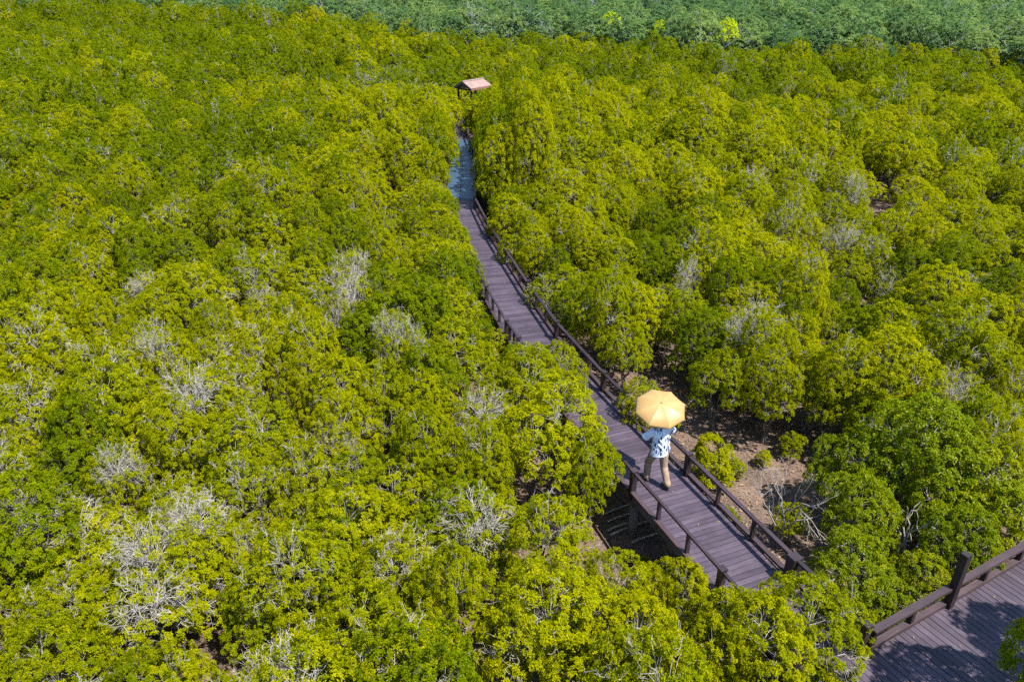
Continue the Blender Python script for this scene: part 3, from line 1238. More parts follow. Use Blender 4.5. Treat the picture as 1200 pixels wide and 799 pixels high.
# ---- the rest of the mangroves and the far forest: one object each
def scatter(name, protos, pts, label):
    """pts: (x, y, proto index, ht, rad, rot)"""
    coll = bpy.data.collections.new(name + ' trees')
    for i, T in enumerate(protos):
        coll.objects.link(tree_joined(T, 'tree_%03d' % i))
    me = bpy.data.meshes.new(name)
    n = len(pts)
    me.vertices.add(n)
    me.vertices.foreach_set('co', np.array([(p[0], p[1], 0) for p in pts], np.float32).ravel())
    a = me.attributes.new('which', 'INT', 'POINT')
    a.data.foreach_set('value', np.array([p[2] for p in pts], np.int32))
    a = me.attributes.new('size', 'FLOAT_VECTOR', 'POINT')
    a.data.foreach_set('vector', np.array([(p[4] / protos[p[2]].rad, p[4] / protos[p[2]].rad, p[3] / protos[p[2]].ht) for p in pts], np.float32).ravel())
    a = me.attributes.new('turn', 'FLOAT_VECTOR', 'POINT')
    a.data.foreach_set('vector', np.array([(0, 0, p[5]) for p in pts], np.float32).ravel())
    o = link(name, me, None)
    ng = bpy.data.node_groups.new(name + ' planting', 'GeometryNodeTree')
    ng.interface.new_socket('Geometry', in_out='INPUT', socket_type='NodeSocketGeometry')
    ng.interface.new_socket('Geometry', in_out='OUTPUT', socket_type='NodeSocketGeometry')
    gi = ng.nodes.new('NodeGroupInput')
    go = ng.nodes.new('NodeGroupOutput')
    ci = ng.nodes.new('GeometryNodeCollectionInfo')
    ci.inputs['Collection'].default_value = coll
    ci.inputs['Separate Children'].default_value = True
    ci.inputs['Reset Children'].default_value = True
    ip = ng.nodes.new('GeometryNodeInstanceOnPoints')
    ip.inputs['Pick Instance'].default_value = True

    def named(nm, typ):
        q = ng.nodes.new('GeometryNodeInputNamedAttribute')
        q.data_type = typ
        q.inputs['Name'].default_value = nm
        return q.outputs['Attribute']
    L = ng.links
    L.new(gi.outputs[0], ip.inputs['Points'])
    L.new(ci.outputs[0], ip.inputs['Instance'])
    L.new(named('which', 'INT'), ip.inputs['Instance Index'])
    e2r = ng.nodes.new('FunctionNodeEulerToRotation')
    L.new(named('turn', 'FLOAT_VECTOR'), e2r.inputs[0])
    L.new(e2r.outputs[0], ip.inputs['Rotation'])
    L.new(named('size', 'FLOAT_VECTOR'), ip.inputs['Scale'])
    L.new(ip.outputs[0], go.inputs[0])
    md = o.modifiers.new('planting', 'NODES')
    md.node_group = ng
    tag(o, label, 'forest', None, 'stuff')
    return o


near_protos = KINDS['yellow'] + KINDS['olive'] + KINDS['twiggy'] + KINDS['green']
far_protos = FARK['yellow'] + FARK['olive'] + FARK['twiggy']
idx_near = {'yellow': (0, 5), 'olive': (5, 9), 'twiggy': (9, 13), 'green': (13, 16)}
idx_far = {'yellow': (16, 20), 'olive': (20, 24), 'twiggy': (24, 26), 'green': (20, 24)}
pts = []
for (x, y, kind, ht, rad, rot) in rest:
    lo, hi = (idx_near if y < 34 else idx_far)[kind]
    pts.append((x, y, int(rg.integers(lo, hi)), ht, rad, rot))
scatter('mangrove_forest', near_protos + far_protos, pts, 'dense yellow green mangrove canopy filling the middle distance')

pts = []
lime_spots = []
for px_ in (716, 772, 852):
    yb = 90.0
    for _ in range(6):
        xb = (px_ - 600) / F_PX * (yb * math.cos(PITCH) + (CAM_Z - 4) * math.sin(PITCH))
        yb = boundary(xb) + 2.5
    lime_spots.append((xb, yb))
y = 62.0
row = 0
while y < 290:
    sp = 2.5 if y < 130 else 3.6
    half = .74 * y + 6
    n = int(2 * half / sp)
    for i in range(n):
        x = -half + (i + .5 * (row % 2)) * sp + rg.normal(0, .3 * sp)
        yy = y + rg.normal(0, .3 * sp)
        over = yy - boundary(x)
        if over < -6 or over < 5 and rg.random() > (over + 6) / 11:
            continue
        if any(abs(x - lx) < 1.6 and -4 < yy - ly < 1.5 for lx, ly in lime_spots):
            continue
        ht = 5.6 * rg.uniform(.8, 1.25) * (1 + .2 * nz(x, yy, .04, 2))
        rad = rg.uniform(1.6, 2.7) * (1 if y < 130 else 1.3)
        ht *= 1 + .12 * (rad - 2)
        bare_patch = nz(x, yy, .07, 6) > .12
        pts.append((x, yy, int(rg.choice((1, 3, 5)) if bare_patch and rg.random() < .7 else rg.choice((0, 2, 4))), ht, rad, rg.uniform(0, 6.28)))
    y += sp * .87
    row += 1
scatter('distant_forest', GREY, pts, 'far grey green forest with pale trunks behind the yellow mangroves')

for (x, y), ht, rad, lab in zip(lime_spots, (6.0, 5.4, 5.9), (1.6, .95, 1.35),
                                ('biggest of the lime yellow trees at the edge of the far grey forest',
                                 'smallest lime yellow tree, between the other two at the far forest edge',
                                 'flat topped lime yellow tree farthest right at the far forest edge')):
    plant(LIME, x, y, ht, rad, rg.uniform(0, 6), lab, 'lime yellow trees in front of the far forest', 'lime_tree')


# ------------------------------------------------------------------ dead shrub, stump, fallen sticks
def dead_wood(name, base, ht, spread, seed, label, stems=4, r0=.03, cat='shrub', levels=3):
    rg2 = np.random.default_rng(seed)
    o = empty(name, base)
    tag(o, label, cat)
    st, tw = [], []

    def grow(p, dvec, L, r, lv):
        e = p + dvec * L
        limb(st if lv >= levels - 1 else tw, rg2, p, e, r, r * .55, 3, .06)
        if lv <= 0:
            return
        for k in range(rg2.integers(2, 4)):
            f = rg2.uniform(.45, 1)
            d2 = unit(dvec + rg2.normal(0, .5, 3) + np.array([0, 0, .12]))
            grow(p + (e - p) * f, d2, L * rg2.uniform(.45, .7), r * .55, lv - 1)
    for k in range(stems):
        a = rg2.uniform(0, 6.28)
        grow(np.array([0, 0, -.1]), unit(np.array([math.cos(a) * spread, math.sin(a) * spread, 1.0])), ht * rg2.uniform(.45, .6), r0, levels)
    link('branches', np_mesh('branches', *tubes_np(st + tw, 5), [M['dead_wood']], None, True), None, o)
    return o


x, y = at(912, 640, 0)
dead_wood('dead_shrub', (x, y, 0), 2.7, .26, 5, 'leafless pale grey shrub standing just outside the right railing', 3, .024, 'shrub', 4)
x, y = at(1056, 690, 0)
dead_wood('tree_stump', (x, y, 0), 2.5, .22, 8, 'broken pale stump with short snags between leafy mangroves near the cross walk', 2, .036, 'stump', 2)

rs = random.Random(4)
sticks = [((709, 602), (738, 592), 'short grey stick lying farthest up in the shade under the deck'),
          ((712, 611), (744, 601), 'grey stick lying second from the top in the shade under the deck'),
          ((712, 622), (735, 614), 'short pale stick beside the pile in the shade under the deck'),
          ((715, 627), (757, 612), 'longest and palest pole lying in the shade under the deck'),
          ((740, 636), (770, 626), 'grey pole lying nearest the camera in the shade under the deck')]
for (p, q, lab) in sticks:
    a = Vector((*at(*p, .05), .06))
    c = Vector((*at(*q, .05), .09))
    m_ = (a + c) / 2
    me = tube_mesh('pole', [([a - m_, (a - m_) * .3 + Vector((0, .012, .01)), c - m_], [.024, .022, .018])], 8)
    o = link('fallen_pole', me, M['twig'])
    o.location = m_
    tag(o, lab, 'pole', 'poles on the mud under the deck')

SAPL = [((858, 560), .55, .28, 'tiny mangrove seedling bush just right of the round bush on the mud'),
        ((893, 545), .45, .22, 'seedling bush in the middle of the bare mud'),
        ((925, 535), .7, .33, 'seedling bush under the open crowned mangrove on the mud'),
        ((752, 668), .35, .20, 'tiny green sprout at the near end of the dark gap under the deck')]
for (q, ht, rad, lab) in SAPL:
    x, y = at(*q, 0)
    plant(BUSH, x, y, ht, rad, rg.uniform(0, 6), lab, 'seedlings on the open mud', 'mangrove_sapling')

# leaf litter and small debris on the open mud
lv, lf, lt = [], [], []
rl2 = np.random.default_rng(8)
for P_ in BARE:
    xs = [p[0] for p in P_]
    ys = [p[1] for p in P_]
    area = (max(xs) - min(xs)) * (max(ys) - min(ys))
    for k in range(int(min(5000, area * 120))):
        x, y = rl2.uniform(min(xs) - .4, max(xs) + .4), rl2.uniform(min(ys) - .4, max(ys) + .4)
        a = rl2.uniform(0, 6.28)
        l = rl2.uniform(.02, .05)
        z = .05 * mnoise.noise(Vector((x * .55, y * .55, 0))) + .03 * mnoise.noise(Vector((x * 2.1, y * 2.1, 3))) + .012
        e = np.array([math.cos(a), math.sin(a), rl2.normal(0, .25)]) * l
        s_ = np.array([-math.sin(a), math.cos(a), rl2.normal(0, .3)]) * l * .45
        c = np.array([x, y, z + abs(e[2]) + abs(s_[2]) * .5])
        b0 = len(lv)
        lv += [c - e, c + s_, c + e, c - s_]
        lf.append([b0, b0 + 1, b0 + 2, b0 + 3])
        lt += [rl2.random()] * 4
for line, w_, n_, z_ in ((CENTRE, WIDTH, 230, DECK), ([C0 + v for v in cw_line], 2.2, 160, DECK + .004)):
    for k in range(n_):
        p, t_ = point_on(line, rl2.uniform(0, min(30, lengths(line)[-1])))
        q = p + Vector((-t_.y, t_.x, 0)) * rl2.uniform(-w_ / 2, w_ / 2)
        a, l = rl2.uniform(0, 6.28), rl2.uniform(.012, .03)
        e = np.array([math.cos(a) * l, math.sin(a) * l, rl2.normal(0, .004)])
        s_ = np.array([-math.sin(a) * l * .5, math.cos(a) * l * .5, rl2.normal(0, .004)])
        c = np.array([q.x, q.y, z_ + .016])
        b0 = len(lv)
        lv += [c - e, c + s_, c + e, c - s_]
        lf.append([b0, b0 + 1, b0 + 2, b0 + 3])
        lt += [rl2.uniform(.55, 1)] * 4
m, t, nn, L = new_mat('dead leaf')
out = N(t, 'ShaderNodeOutputMaterial')
p = N(t, 'ShaderNodeBsdfPrincipled')
at_ = N(t, 'ShaderNodeAttribute', attribute_name='tone')
r_ = ramp(t, at_.outputs['Fac'], [(0, (.05, .03, .02)), (.6, (.17, .10, .06)), (.95, (.22, .145, .085)), (1, (.26, .22, .06))])
L.new(r_.outputs[0], p.inputs['Base Color'])
p.inputs['Roughness'].default_value = .8
L.new(p.outputs[0], out.inputs[0])
o = link('leaf_litter', np_mesh('leaf_litter', np.array(lv), np.array(lf), [m], lt), None)
tag(o, 'brown fallen leaves scattered over the bare mud and the boards', 'leaf litter', None, 'stuff')

# ------------------------------------------------------------------ the small roof far along the boardwalk
M['tile'] = noise_mat('faded pink brown roof tile', (0.24, 0.165, 0.145), (0.31, 0.215, 0.19), 3, 0.7, 0.3, 6, .2)
M['fascia'] = noise_mat('red brown fascia', (0.17, 0.085, 0.06), (0.23, 0.12, 0.09), 4, 0.6)
M['gable'] = noise_mat('dark gable boards', (0.045, 0.032, 0.03), (0.075, 0.055, 0.05), 8, 0.7)


def make_shelter():
    ze = 2.05 + DECK           # eaves
    zr = 2.44 + DECK
    e1 = Vector((*at(552, 104.5, ze), 0))
    e2 = Vector((*at(576, 100.3, ze), 0))
    ax = (e2 - e1).normalized()
    ln = (e2 - e1).length
    nb = Vector((-ax.y, ax.x, 0))           # away from the camera
    half = .80
    c = (e1 + e2) / 2 + nb * half
    o = empty('shelter', (c.x, c.y, 0), math.atan2(ax.y, ax.x))
    tag(o, 'small open shelter with a pink brown gable roof at the far end of the boardwalk', 'shelter')
    # local frame: x along the ridge, -y towards the camera
    X, Y = Vector((1, 0, 0)), Vector((0, 1, 0))
    b = bmesh.new()

    def slab(pts, th):
        n = (pts[1] - pts[0]).cross(pts[2] - pts[0]).normalized()
        a = [b.verts.new(p) for p in pts]
        d_ = [b.verts.new(p - n * th) for p in pts]
        b.faces.new(a)
        b.faces.new(d_[::-1])
        for i in range(4):
            j = (i + 1) % 4
            b.faces.new((a[i], d_[i], d_[j], a[j]))
    hl = ln / 2
    # tile courses, each lapping the one below
    for sg in (-1, 1):
        n = 7
        for k in range(n):
            y0, y1 = half * (1 - k / n), half * (1 - (k + 1) / n) 
            z0 = ze + (zr - ze) * k / n
            z1 = ze + (zr - ze) * (k + 1) / n
            pts = [Vector((-hl, sg * y0, z0 + .035)), Vector((hl, sg * y0, z0 + .035)), Vector((hl, sg * y1, z1 + .01)), Vector((-hl, sg * y1, z1 + .01))]
            if sg > 0:
                pts = pts[::-1]
            slab(pts, .03)
    me = bpy.data.meshes.new('roof')
    bmesh.ops.recalc_face_normals(b, faces=b.faces)
    b.to_mesh(me)
    b.free()
    roof = link('roof', me, M['tile'], o)
    k = Boards()
    k.beam((-hl - .02, 0, zr + .04), (hl + .02, 0, zr + .04), .14, .05)
    k.build('ridge_cap', M['tile'], roof)
    for sg in (-1, 1):
        k = Boards()
        k.beam((-hl, sg * (half + .013), ze - .05), (hl, sg * (half + .013), ze - .05), .024, .16)
        k.build('fascia', M['fascia'], o)
        # gable triangle
        gb = bmesh.new()
        xg = sg * (hl - .12)
        a = [gb.verts.new((xg + d_, yy, zz)) for d_ in (-.02, .02) for yy, zz in ((-half + .06, ze - .02), (half - .06, ze - .02), (0, zr - .06))]
        gb.faces.new(a[:3][::-1])
        gb.faces.new(a[3:])
        for i in range(3):
            j = (i + 1) % 3
            gb.faces.new((a[i], a[j], a[3 + j], a[3 + i]))
        me = bpy.data.meshes.new('gable_panel')
        gb.to_mesh(me)
        gb.free()
        link('gable_panel', me, M['gable'], o)
        for sy in (-1, 1):
            k = Boards()
            k.upright((sg * (hl - .2), sy * (half - .18), 0), ze - .03, .11, .11, 0)
            k.build('post', M['post_dark'], o)
            # sloping barge board
            k = Boards()
            p0 = Vector((sg * (hl + .02), sy * (half + .02), ze - .06))
            p1 = Vector((sg * (hl + .02), 0, zr - .03))
            k.beam(p0, p1, .03, .14)
            k.build('barge_board', M['gable'], o)
        k = Boards()
        k.beam((sg * (hl - .2), -half + .18, ze - .12), (sg * (hl - .2), half - .18, ze - .12), .07, .12)
        k.build('tie_beam', M['post_dark'], o)
    k = Boards()
    for i in range(8):
        k.beam((-hl + .1, -half + .15 + i * .19, DECK + .02), (hl - .1, -half + .15 + i * .19, DECK + .02), .17, .035)
    k.build('floor_boards', M['plank'], o)
    return o


make_shelter()

# ------------------------------------------------------------------ the walker
M['skin'] = noise_mat('skin', (0.36, 0.215, 0.15), (0.42, 0.26, 0.185), 5, 0.5, 0.4)
M['hair'] = noise_mat('dark hair', (0.012, 0.010, 0.009), (0.03, 0.024, 0.02), 40, 0.45, 0.5, 4, .4, (1, 1, .3))
M['trouser'] = noise_mat('khaki cotton', (0.22, 0.15, 0.10), (0.31, 0.22, 0.15), 7, 0.85, 0.2, 6, .5)
M['shoe'] = noise_mat('dark shoe leather', (0.03, 0.024, 0.022), (0.055, 0.045, 0.04), 10, 0.45, 0.4)
M['sole'] = noise_mat('shoe sole', (0.12, 0.10, 0.085), (0.17, 0.14, 0.12), 10, 0.7)
M['eye'] = noise_mat('eye white', (0.7, 0.68, 0.66), (0.75, 0.73, 0.7), 3, 0.2)
M['iris'] = noise_mat('dark iris', (0.02, 0.012, 0.008), (0.035, 0.02, 0.012), 3, 0.15)
M['lip'] = noise_mat('lip', (0.32, 0.13, 0.11), (0.36, 0.16, 0.13), 8, 0.45)


def shirt_mat():
    m, t, nn, L = new_mat('pale blue shirt with dark leaf print')
    out = N(t, 'ShaderNodeOutputMaterial')
    p = N(t, 'ShaderNodeBsdfPrincipled')
    tc = N(t, 'ShaderNodeTexCoord')
    mp = N(t, 'ShaderNodeMapping')
    mp.inputs['Scale'].default_value = (14, 14, 6.5)
    mp.inputs['Rotation'].default_value = (.2, .75, .3)
    L.new(tc.outputs['Object'], mp.inputs[0])
    v = N(t, 'ShaderNodeTexVoronoi')
    v.inputs['Scale'].default_value = 1.0
    v.inputs['Randomness'].default_value = .85
    L.new(mp.outputs[0], v.inputs['Vector'])
    v2 = N(t, 'ShaderNodeTexVoronoi')
    v2.inputs['Scale'].default_value = 1.9
    L.new(mp.outputs[0], v2.inputs['Vector'])
    n = N(t, 'ShaderNodeTexNoise')
    n.inputs['Scale'].default_value = 9
    n.inputs['Detail'].default_value = 4
    L.new(tc.outputs['Object'], n.inputs['Vector'])
    r1 = ramp(t, v.outputs['Distance'], [(.33, (1, 1, 1)), (.37, (0, 0, 0))])
    r2 = ramp(t, v2.outputs['Distance'], [(.17, (1, 1, 1)), (.22, (0, 0, 0))])
    base = ramp(t, n.outputs['Fac'], [(.32, (.34, .42, .60)), (.58, (.56, .60, .68))])
    c = mixc(t, r2.outputs[0], base.outputs[0], (.22, .34, .58))
    c = mixc(t, r1.outputs[0], c, (.022, .035, .095))
    L.new(c, p.inputs['Base Color'])
    p.inputs['Roughness'].default_value = .8
    b = N(t, 'ShaderNodeBump')
    b.inputs['Strength'].default_value = .6
    b.inputs['Distance'].default_value = .02
    n3 = N(t, 'ShaderNodeTexNoise')
    n3.inputs['Scale'].default_value = 11
    n3.inputs['Detail'].default_value = 2
    L.new(mp.outputs[0], n3.inputs['Vector'])
    n3.inputs['Scale'].default_value = 1.3
    L.new(n3.outputs['Fac'], b.inputs['Height'])
    L.new(b.outputs[0], p.inputs['Normal'])
    L.new(p.outputs[0], out.inputs[0])
    return m


M['shirt'] = shirt_mat()


class Flesh:
    """round limbs and lumps that are grown together into one continuous skin"""

    def __init__(self):
        self.bm = bmesh.new()

    def ball(self, c, r, rot=(0, 0, 0), seg=20):
        r = (r, r, r) if isinstance(r, (int, float)) else r
        mtx = Matrix.Translation(c) @ Euler(rot).to_matrix().to_4x4() @ Matrix.Diagonal((*r, 1))
        bmesh.ops.create_uvsphere(self.bm, u_segments=seg, v_segments=seg // 2 + 2, radius=1, matrix=mtx)

    def limb(self, pts, rad, sides=14, flat=None):
        """closed tapering tube; rad: radius or (rx, ry) per point"""
        pts = [Vector(p) for p in pts]
        rings = []
        ref = Vector((0, 1, 0)) if flat is None else Vector(flat)
        for i, p in enumerate(pts):
            t = (pts[min(i + 1, len(pts) - 1)] - pts[max(i - 1, 0)]).normalized()
            y = (ref - t * ref.dot(t))
            y = y.normalized() if y.length > .05 else t.orthogonal().normalized()
            x = y.cross(t)
            rx, ry = rad[i] if isinstance(rad[i], tuple) else (rad[i], rad[i])
            rings.append([self.bm.verts.new(p + x * (rx * math.cos(2 * math.pi * k / sides)) + y * (ry * math.sin(2 * math.pi * k / sides))) for k in range(sides)])
        for a, b_ in zip(rings, rings[1:]):
            for k in range(sides):
                k2 = (k + 1) % sides
                self.bm.faces.new((a[k], a[k2], b_[k2], b_[k]))
        self.bm.faces.new(rings[0][::-1])
        self.bm.faces.new(rings[-1])
        for end, rr in ((0, rad[0]), (-1, rad[-1])):
            rx, ry = rr if isinstance(rr, tuple) else (rr, rr)
            if max(rx, ry) < .08:
                self.ball(pts[end], min(rx, ry) * .98, seg=12)

    def build(self, name, mat, parent, voxel=.008, smooth=4):
        bmesh.ops.recalc_face_normals(self.bm, faces=self.bm.faces)
        me = bpy.data.meshes.new(name)
        self.bm.to_mesh(me)
        self.bm.free()
        tmp = bpy.data.objects.new(name, me)
        COL.objects.link(tmp)
        md = tmp.modifiers.new('r', 'REMESH')
        md.mode = 'VOXEL'
        md.voxel_size = voxel
        md2 = tmp.modifiers.new('s', 'SMOOTH')
        md2.factor = .5
        md2.iterations = smooth
        dg = bpy.context.evaluated_depsgraph_get()
        dg.update()
        res = bpy.data.meshes.new_from_object(tmp.evaluated_get(dg))
        bpy.data.objects.remove(tmp)
        bpy.data.meshes.remove(me)
        res.name = name
        for p in res.polygons:
            p.use_smooth = True
        res.materials.clear()
        return link(name, res, mat, parent)


def make_walker():
    px, py = at(768.5, 567, DECK)
    fwd = Vector((-.37, .93, 0)).normalized()
    o = empty('person', (px, py, DECK + .0045), math.atan2(fwd.y, fwd.x) - math.pi / 2)
    tag(o, 'person in patterned blue shirt and khaki trousers walking away under a yellow umbrella', 'person')
    # local frame: x right, y forward, z up
    hipL, hipR = Vector((-.09, .01, .87)), Vector((.09, -.01, .87))
    kneeL, kneeR = Vector((-.11, .20, .48)), Vector((.115, -.06, .47))
    ankL, ankR = Vector((-.12, .20, .085)), Vector((.125, -.24, .11))
    shL, shR = Vector((-.185, .02, 1.385)), Vector((.185, .02, 1.385))
    elL, elR = Vector((-.335, .12, 1.20)), Vector((.345, .10, 1.22))
    wrL, wrR = Vector((-.03, .33, 1.17)), Vector((.150, .30, 1.27))
    f = Flesh()
    # torso, neck, head
    f.limb([(0, 0, .84), (0, 0, .98), (0, .01, 1.10), (0, .02, 1.25), (0, .015, 1.36), (0, .01, 1.42)],
           [(.155, .105), (.15, .10), (.14, .095), (.165, .11), (.175, .095), (.08, .06)], 20)
    f.limb([(0, .0, 1.38), (0, .015, 1.50)], [.058, .052])
    H = Vector((0, .035, 1.575))
    f.ball(H, (.076, .096, .110))
    f.ball(H + Vector((0, .035, -.045)), (.058, .062, .072))
    f.ball(H + Vector((0, .098, -.012)), (.013, .018, .026))           # nose
    f.ball(H + Vector((0, .104, -.024)), (.017, .014, .011))
    f.ball(H + Vector((0, .082, .022)), (.055, .018, .012))           # brow
    f.ball(H + Vector((0, .085, -.098)), (.026, .02, .018))           # chin
    f.ball(H + Vector((0, .094, -.060)), (.024, .012, .012))           # mouth
    for sx in (-1, 1):
        f.ball(H + Vector((sx * .078, -.004, -.010)), (.009, .020, .032), (0, 0, sx * .35))
    # legs
    for hip, kn, an in ((hipL, kneeL, ankL), (hipR, kneeR, ankR)):
        f.limb([hip + Vector((0, 0, .05)), hip * .6 + kn * .4, kn, kn * .62 + an * .38, an], [.095, .078, .056, .055, .038])
        f.limb([an, an + Vector((0, .05, -.045)), an + Vector((0, .14, -.06))], [.04, .036, .028])
    # arms
    for sh, el, wr in ((shL, elL, wrL), (shR, elR, wrR)):
        f.limb([sh, sh * .5 + el * .5, el, el * .55 + wr * .45, wr], [.055, .047, .040, .037, .026])
    # hands closed on the shaft (local direction of the shaft)
    S0, S1 = Vector((.150, .45, 1.00)), Vector((.045, .175, 1.93))
    sdn = (S1 - S0).normalized()

    def shaft(z):
        return S0 + (S1 - S0) * ((z - S0.z) / (S1.z - S0.z))

    def hand(wr, z, sx):
        c = shaft(z)
        d_ = (c - wr).normalized()
        across = sdn
        out = d_.cross(across).normalized()
        pc = c - d_ * .035 + out * 0.0
        f.limb([wr, pc - d_ * .01, pc], [(.026, .02), (.038, .018), (.040, .017)], 12, flat=tuple(out))
        for k, ln in enumerate((.072, .080, .075, .060)):
            b0 = pc + across * (.030 - .020 * k)
            side_ = out * sx
            p = [b0 + side_ * .012, b0 + side_ * .024 + d_ * (.018), b0 + side_ * .020 + d_ * (.040 + .1 * (ln - .06)), b0 + d_ * (.050) - side_ * .004, b0 + d_ * .036 - side_ * .020]
            f.limb(p, [.0095, .009, .0085, .008, .0075], 8, flat=tuple(across))
        tb = pc + across * .030 - out * sx * .012
        f.limb([tb - d_ * .02, tb + across * .012 - out * sx * .016 + d_ * .012, tb + across * .016 - out * sx * .010 + d_ * .038], [.012, .0105, .009], 8, flat=tuple(across))
    hand(wrR, 1.285, 1)
    hand(wrL, 1.175, -1)
    body = f.build('body', M['skin'], o, .006, 2)
    for sx in (-1, 1):
        e = Flesh()
        e.ball(H + Vector((sx * .030, .083, .006)), .0125, seg=12)
        ob = e.build('eye', M['eye'], body, .003, 1)
        e = Flesh()
        e.ball(H + Vector((sx * .030, .0935, .006)), (.006, .0035, .006), seg=12)
        e.build('iris', M['iris'], body, .0015, 1)
    e = Flesh()
    e.ball(H + Vector((0, .105, -.060)), (.021, .005, .0065), seg=12)
    e.build('mouth', M['lip'], body, .002, 1)
    # hair
    h = Flesh()
    h.ball(H + Vector((0, -.014, .022)), (.085, .098, .104))
    h.ball(H + Vector((0, -.045, -.030)), (.074, .062, .075))
    h.ball(H + Vector((-.02, .05, .080)), (.055, .045, .03), (.3, .2, 0))
    h.ball(H + Vector((.03, .045, .078)), (.05, .045, .03), (.3, -.3, 0))
    h.build('hair', M['hair'], o, .008, 3)
    # shirt: loose, over the trousers, short wide sleeves
    s = Flesh()
    s.limb([(0, -.005, .80), (0, -.005, .90), (.0, .0, 1.02), (0, .01, 1.15), (0, .015, 1.27), (0, .012, 1.375), (0, .010, 1.435)],
           [(.208, .150), (.200, .146), (.186, .138), (.184, .136), (.196, .134), (.185, .108), (.075, .068)], 24)
    for sh, el in ((shL, elL), (shR, elR)):
        inn = sh * .8 + Vector((0, .01, 1.30)) * .2
        mid = sh * .45 + el * .55
        s.limb([inn, sh, mid, sh * .08 + el * .92], [.078, .080, .078, .088], 18)
    for i in range(16):     # folds at the hem and back
        a = rs.uniform(0, 6.28)
        s.limb([(math.cos(a) * .185, math.sin(a) * .132 - .004, .80), (math.cos(a + .1) * .165, math.sin(a + .1) * .120, 1.0)], [.026, .012], 8)
    for (p, q) in (((-.14, -.11, 1.28), (.03, -.13, 1.05)), ((.15, -.11, 1.26), (.06, -.135, .98)), ((-.12, -.115, 1.12), (.02, -.135, .90)),
                   ((.02, -.12, 1.30), (-.10, -.14, .92)), ((.13, -.12, 1.08), (.15, -.12, .86))):
        s.limb([p, ((p[0] + q[0]) / 2 + .01, (p[1] + q[1]) / 2 - .012, (p[2] + q[2]) / 2), q], [.012, .022, .012], 8)
    s.build('shirt', M['shirt'], o, .0075, 3)
    c = Flesh()
    c.limb([(-.068, .02, 1.428), (-.03, -.05, 1.448), (.03, -.05, 1.448), (.068, .02, 1.428)], [(.014, .022)] * 4, 10)
    c.build('collar', M['shirt'], o, .006, 2)
    # trousers
    t = Flesh()
    t.limb([(0, 0, .78), (0, 0, .90), (0, 0, 1.0)], [(.165, .125), (.172, .122), (.155, .108)], 20)
    for hip, kn, an in ((hipL, kneeL, ankL), (hipR, kneeR, ankR)):
        back = Vector((0, -.012, 0))
        t.limb([hip + Vector((0, 0, .04)), hip * .72 + kn * .28, hip * .4 + kn * .6, kn, kn * .6 + an * .4, kn * .2 + an * .8, an + Vector((0, -.005, .03))],
               [.112, .104, .090, .080, .078, .072, .074], 18)
        for k in range(6):
            f_ = .08 + k * .15
            q = kn * (1 - f_) + an * f_
            a = rs.uniform(0, 3.1)
            t.limb([q + Vector((math.cos(a) * .07, math.sin(a) * .07, .02)), q + Vector((math.cos(a + 1.7) * .072, math.sin(a + 1.7) * .072, -.02))], [.012, .012], 8)
    t.build('trousers', M['trouser'], o, .0085, 3)
    # shoes; the rear heel is lifting
    for an, pitch_ in ((ankL, 0.0), (ankR, -.14)):
        k = Flesh()
        fz = .045 if pitch_ == 0 else .062
        base = Vector((an.x, an.y, 0))
        k.limb([base + Vector((0, -.055, fz + (.02 if pitch_ else 0))), base + Vector((0, .03, fz)), base + Vector((0, .12, .038)), base + Vector((0, .195, .032))],
               [(.036, .040), (.041, .042), (.046, .034), (.034, .024)], 14, flat=(0, 0, 1))
        k.limb([base + Vector((0, -.02, fz)), an + Vector((0, -.005, .02))], [.044, .042], 12)
        sh_ = k.build('shoe', M['shoe'], o, .006, 2)
        so_ = Flesh()
        so_.limb([base + Vector((0, -.07, .012 + (.032 if pitch_ else 0))), base + Vector((0, .04, .012 + (.008 if pitch_ else 0))), base + Vector((0, .13, .012)), base + Vector((0, .205, .013))],
                 [(.038, .012), (.040, .012), (.047, .012), (.032, .011)], 14, flat=(0, 0, 1))
        so_.build('sole', M['sole'], sh_, .006, 1)
    return o, S0, S1


walker, S0, S1 = make_walker()

# ------------------------------------------------------------------ the umbrella
def umbrella_mat():
    m, t, nn, L = new_mat('pale yellow umbrella cloth')
    out = N(t, 'ShaderNodeOutputMaterial')
    p = N(t, 'ShaderNodeBsdfPrincipled')
    tc = N(t, 'ShaderNodeTexCoord')
    n = N(t, 'ShaderNodeTexNoise')
    n.inputs['Scale'].default_value = 6
    L.new(tc.outputs['Object'], n.inputs['Vector'])
    r = ramp(t, n.outputs['Fac'], [(.3, (.39, .242, .082)), (.7, (.43, .272, .10))])
    L.new(r.outputs[0], p.inputs['Base Color'])
    p.inputs['Roughness'].default_value = .45
    p.inputs['Specular IOR Level'].default_value = .5
    tr = N(t, 'ShaderNodeBsdfTranslucent')
    L.new(r.outputs[0], tr.inputs[0])
    mx = N(t, 'ShaderNodeMixShader')
    mx.inputs[0].default_value = .22
    L.new(p.outputs[0], mx.inputs[1])
    L.new(tr.outputs[0], mx.inputs[2])
    L.new(mx.outputs[0], out.inputs[0])
    return m


M['umbrella'] = umbrella_mat()
M['steel'] = noise_mat('bare steel rib', (.45, .45, .46), (.55, .55, .56), 10, .35)
M['black'] = noise_mat('black plastic', (.015, .015, .016), (.025, .025, .027), 10, .4)


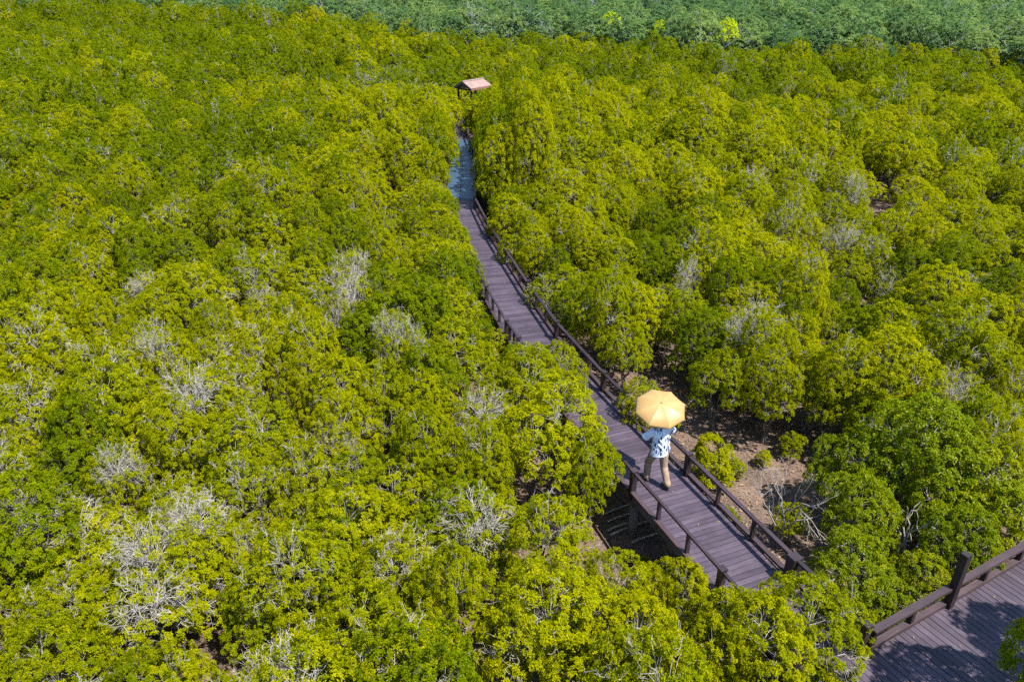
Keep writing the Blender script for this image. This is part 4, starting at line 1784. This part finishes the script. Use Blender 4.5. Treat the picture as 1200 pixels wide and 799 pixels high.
def make_umbrella():
    wm = walker.matrix_basis.copy() if walker.matrix_basis else Matrix()
    wm = Matrix.Translation(walker.location) @ walker.rotation_euler.to_matrix().to_4x4()
    a, b_ = wm @ S0, wm @ S1
    axis = (b_ - a).normalized()
    o = empty('umbrella', tuple(a))
    o.rotation_mode = 'QUATERNION'
    o.rotation_quaternion = axis.to_track_quat('Z', 'Y')
    tag(o, 'open pale yellow eight panelled umbrella tilted back over the walker\'s head', 'umbrella')
    Lh = (b_ - a).length
    RAD, DEP = .555, .185
    n, rings = 8, 10
    bm = bmesh.new()
    sub = 6
    grid = []
    apex = bm.verts.new((0, 0, Lh))
    off = .20
    for i in range(1, rings + 1):
        f = i / rings
        row = []
        for k in range(n * sub):
            seg, w = divmod(k, sub)
            u = w / sub
            a0 = 2 * math.pi * seg / n + off
            a1 = 2 * math.pi * (seg + 1) / n + off
            # straight hem between the ribs, cloth sagging a little between them
            c0 = Vector((math.cos(a0), math.sin(a0), 0))
            c1 = Vector((math.cos(a1), math.sin(a1), 0))
            ch = c0 * (1 - u) + c1 * u
            sag = 4 * u * (1 - u)
            r = RAD * math.sin(f * 1.25) / math.sin(1.25)
            z = Lh - DEP * (1 - math.cos(f * 1.25)) / (1 - math.cos(1.25)) - .016 * sag * f * (1.0 - .3 * f)
            q = ch * r * (1 - .018 * sag * f ** 3)
            row.append(bm.verts.new((q.x, q.y, z)))
        grid.append(row)
    m_ = n * sub
    for k in range(m_):
        bm.faces.new((apex, grid[0][k], grid[0][(k + 1) % m_]))
    for i in range(rings - 1):
        for k in range(m_):
            k2 = (k + 1) % m_
            bm.faces.new((grid[i][k], grid[i + 1][k], grid[i + 1][k2], grid[i][k2]))
    bmesh.ops.recalc_face_normals(bm, faces=bm.faces)
    for fc in bm.faces:
        fc.smooth = True
    bm.verts.index_update()
    for e in bm.edges:                      # creases along the ribs
        i0, i1 = sorted(v.index for v in e.verts)
        if i0 == 0:
            e.smooth = (i1 - 1) % sub != 0
        elif (i1 - i0) == m_ and (i0 - 1) % m_ % sub == 0:
            e.smooth = False
    me = bpy.data.meshes.new('canopy')
    bm.to_mesh(me)
    bm.free()
    # seams stay crisp along the ribs
    me.validate()
    can = link('canopy', me, M['umbrella'], o)
    sd_ = can.modifiers.new('cloth thickness', 'SOLIDIFY')
    sd_.thickness = .003
    link('shaft', tube_mesh('shaft', [([(0, 0, -.02), (0, 0, Lh + .005)], [.006, .0055])], 10), M['steel'], o)
    link('handle', tube_mesh('handle', [([(0, 0, -.12), (0, 0, -.10), (0, 0, .0), (0, 0, .005)], [.012, .015, .014, .011])], 12), M['black'], o)
    link('ferrule', tube_mesh('ferrule', [([(0, 0, Lh - .003), (0, 0, Lh + .012), (0, 0, Lh + .045)], [.022, .014, .006])], 12), M['umbrella'], o)
    link('runner', tube_mesh('runner', [([(0, 0, Lh - .30), (0, 0, Lh - .25)], [.012, .012])], 12), M['black'], o)
    for k in range(n):
        a0 = 2 * math.pi * k / n + off
        c0 = Vector((math.cos(a0), math.sin(a0), 0))
        pts = []
        for i in range(0, rings + 1):
            f = i / rings
            r = RAD * math.sin(f * 1.25) / math.sin(1.25) * (1.0 if i < rings else 1.015)
            z = Lh - DEP * (1 - math.cos(f * 1.25)) / (1 - math.cos(1.25)) - .007
            pts.append(c0 * max(r, .008) + UP * z)
        rib = link('rib', tube_mesh('rib', [(pts, [.0028] * len(pts))], 6), M['steel'], o)
        mid = pts[5]
        link('stretcher', tube_mesh('stretcher', [([c0 * .01 + UP * (Lh - .27), mid], [.0026, .0026])], 6), M['steel'], rib)


make_umbrella()
print('trees', len(TREES), 'individual', len(IND), 'far', len(pts))
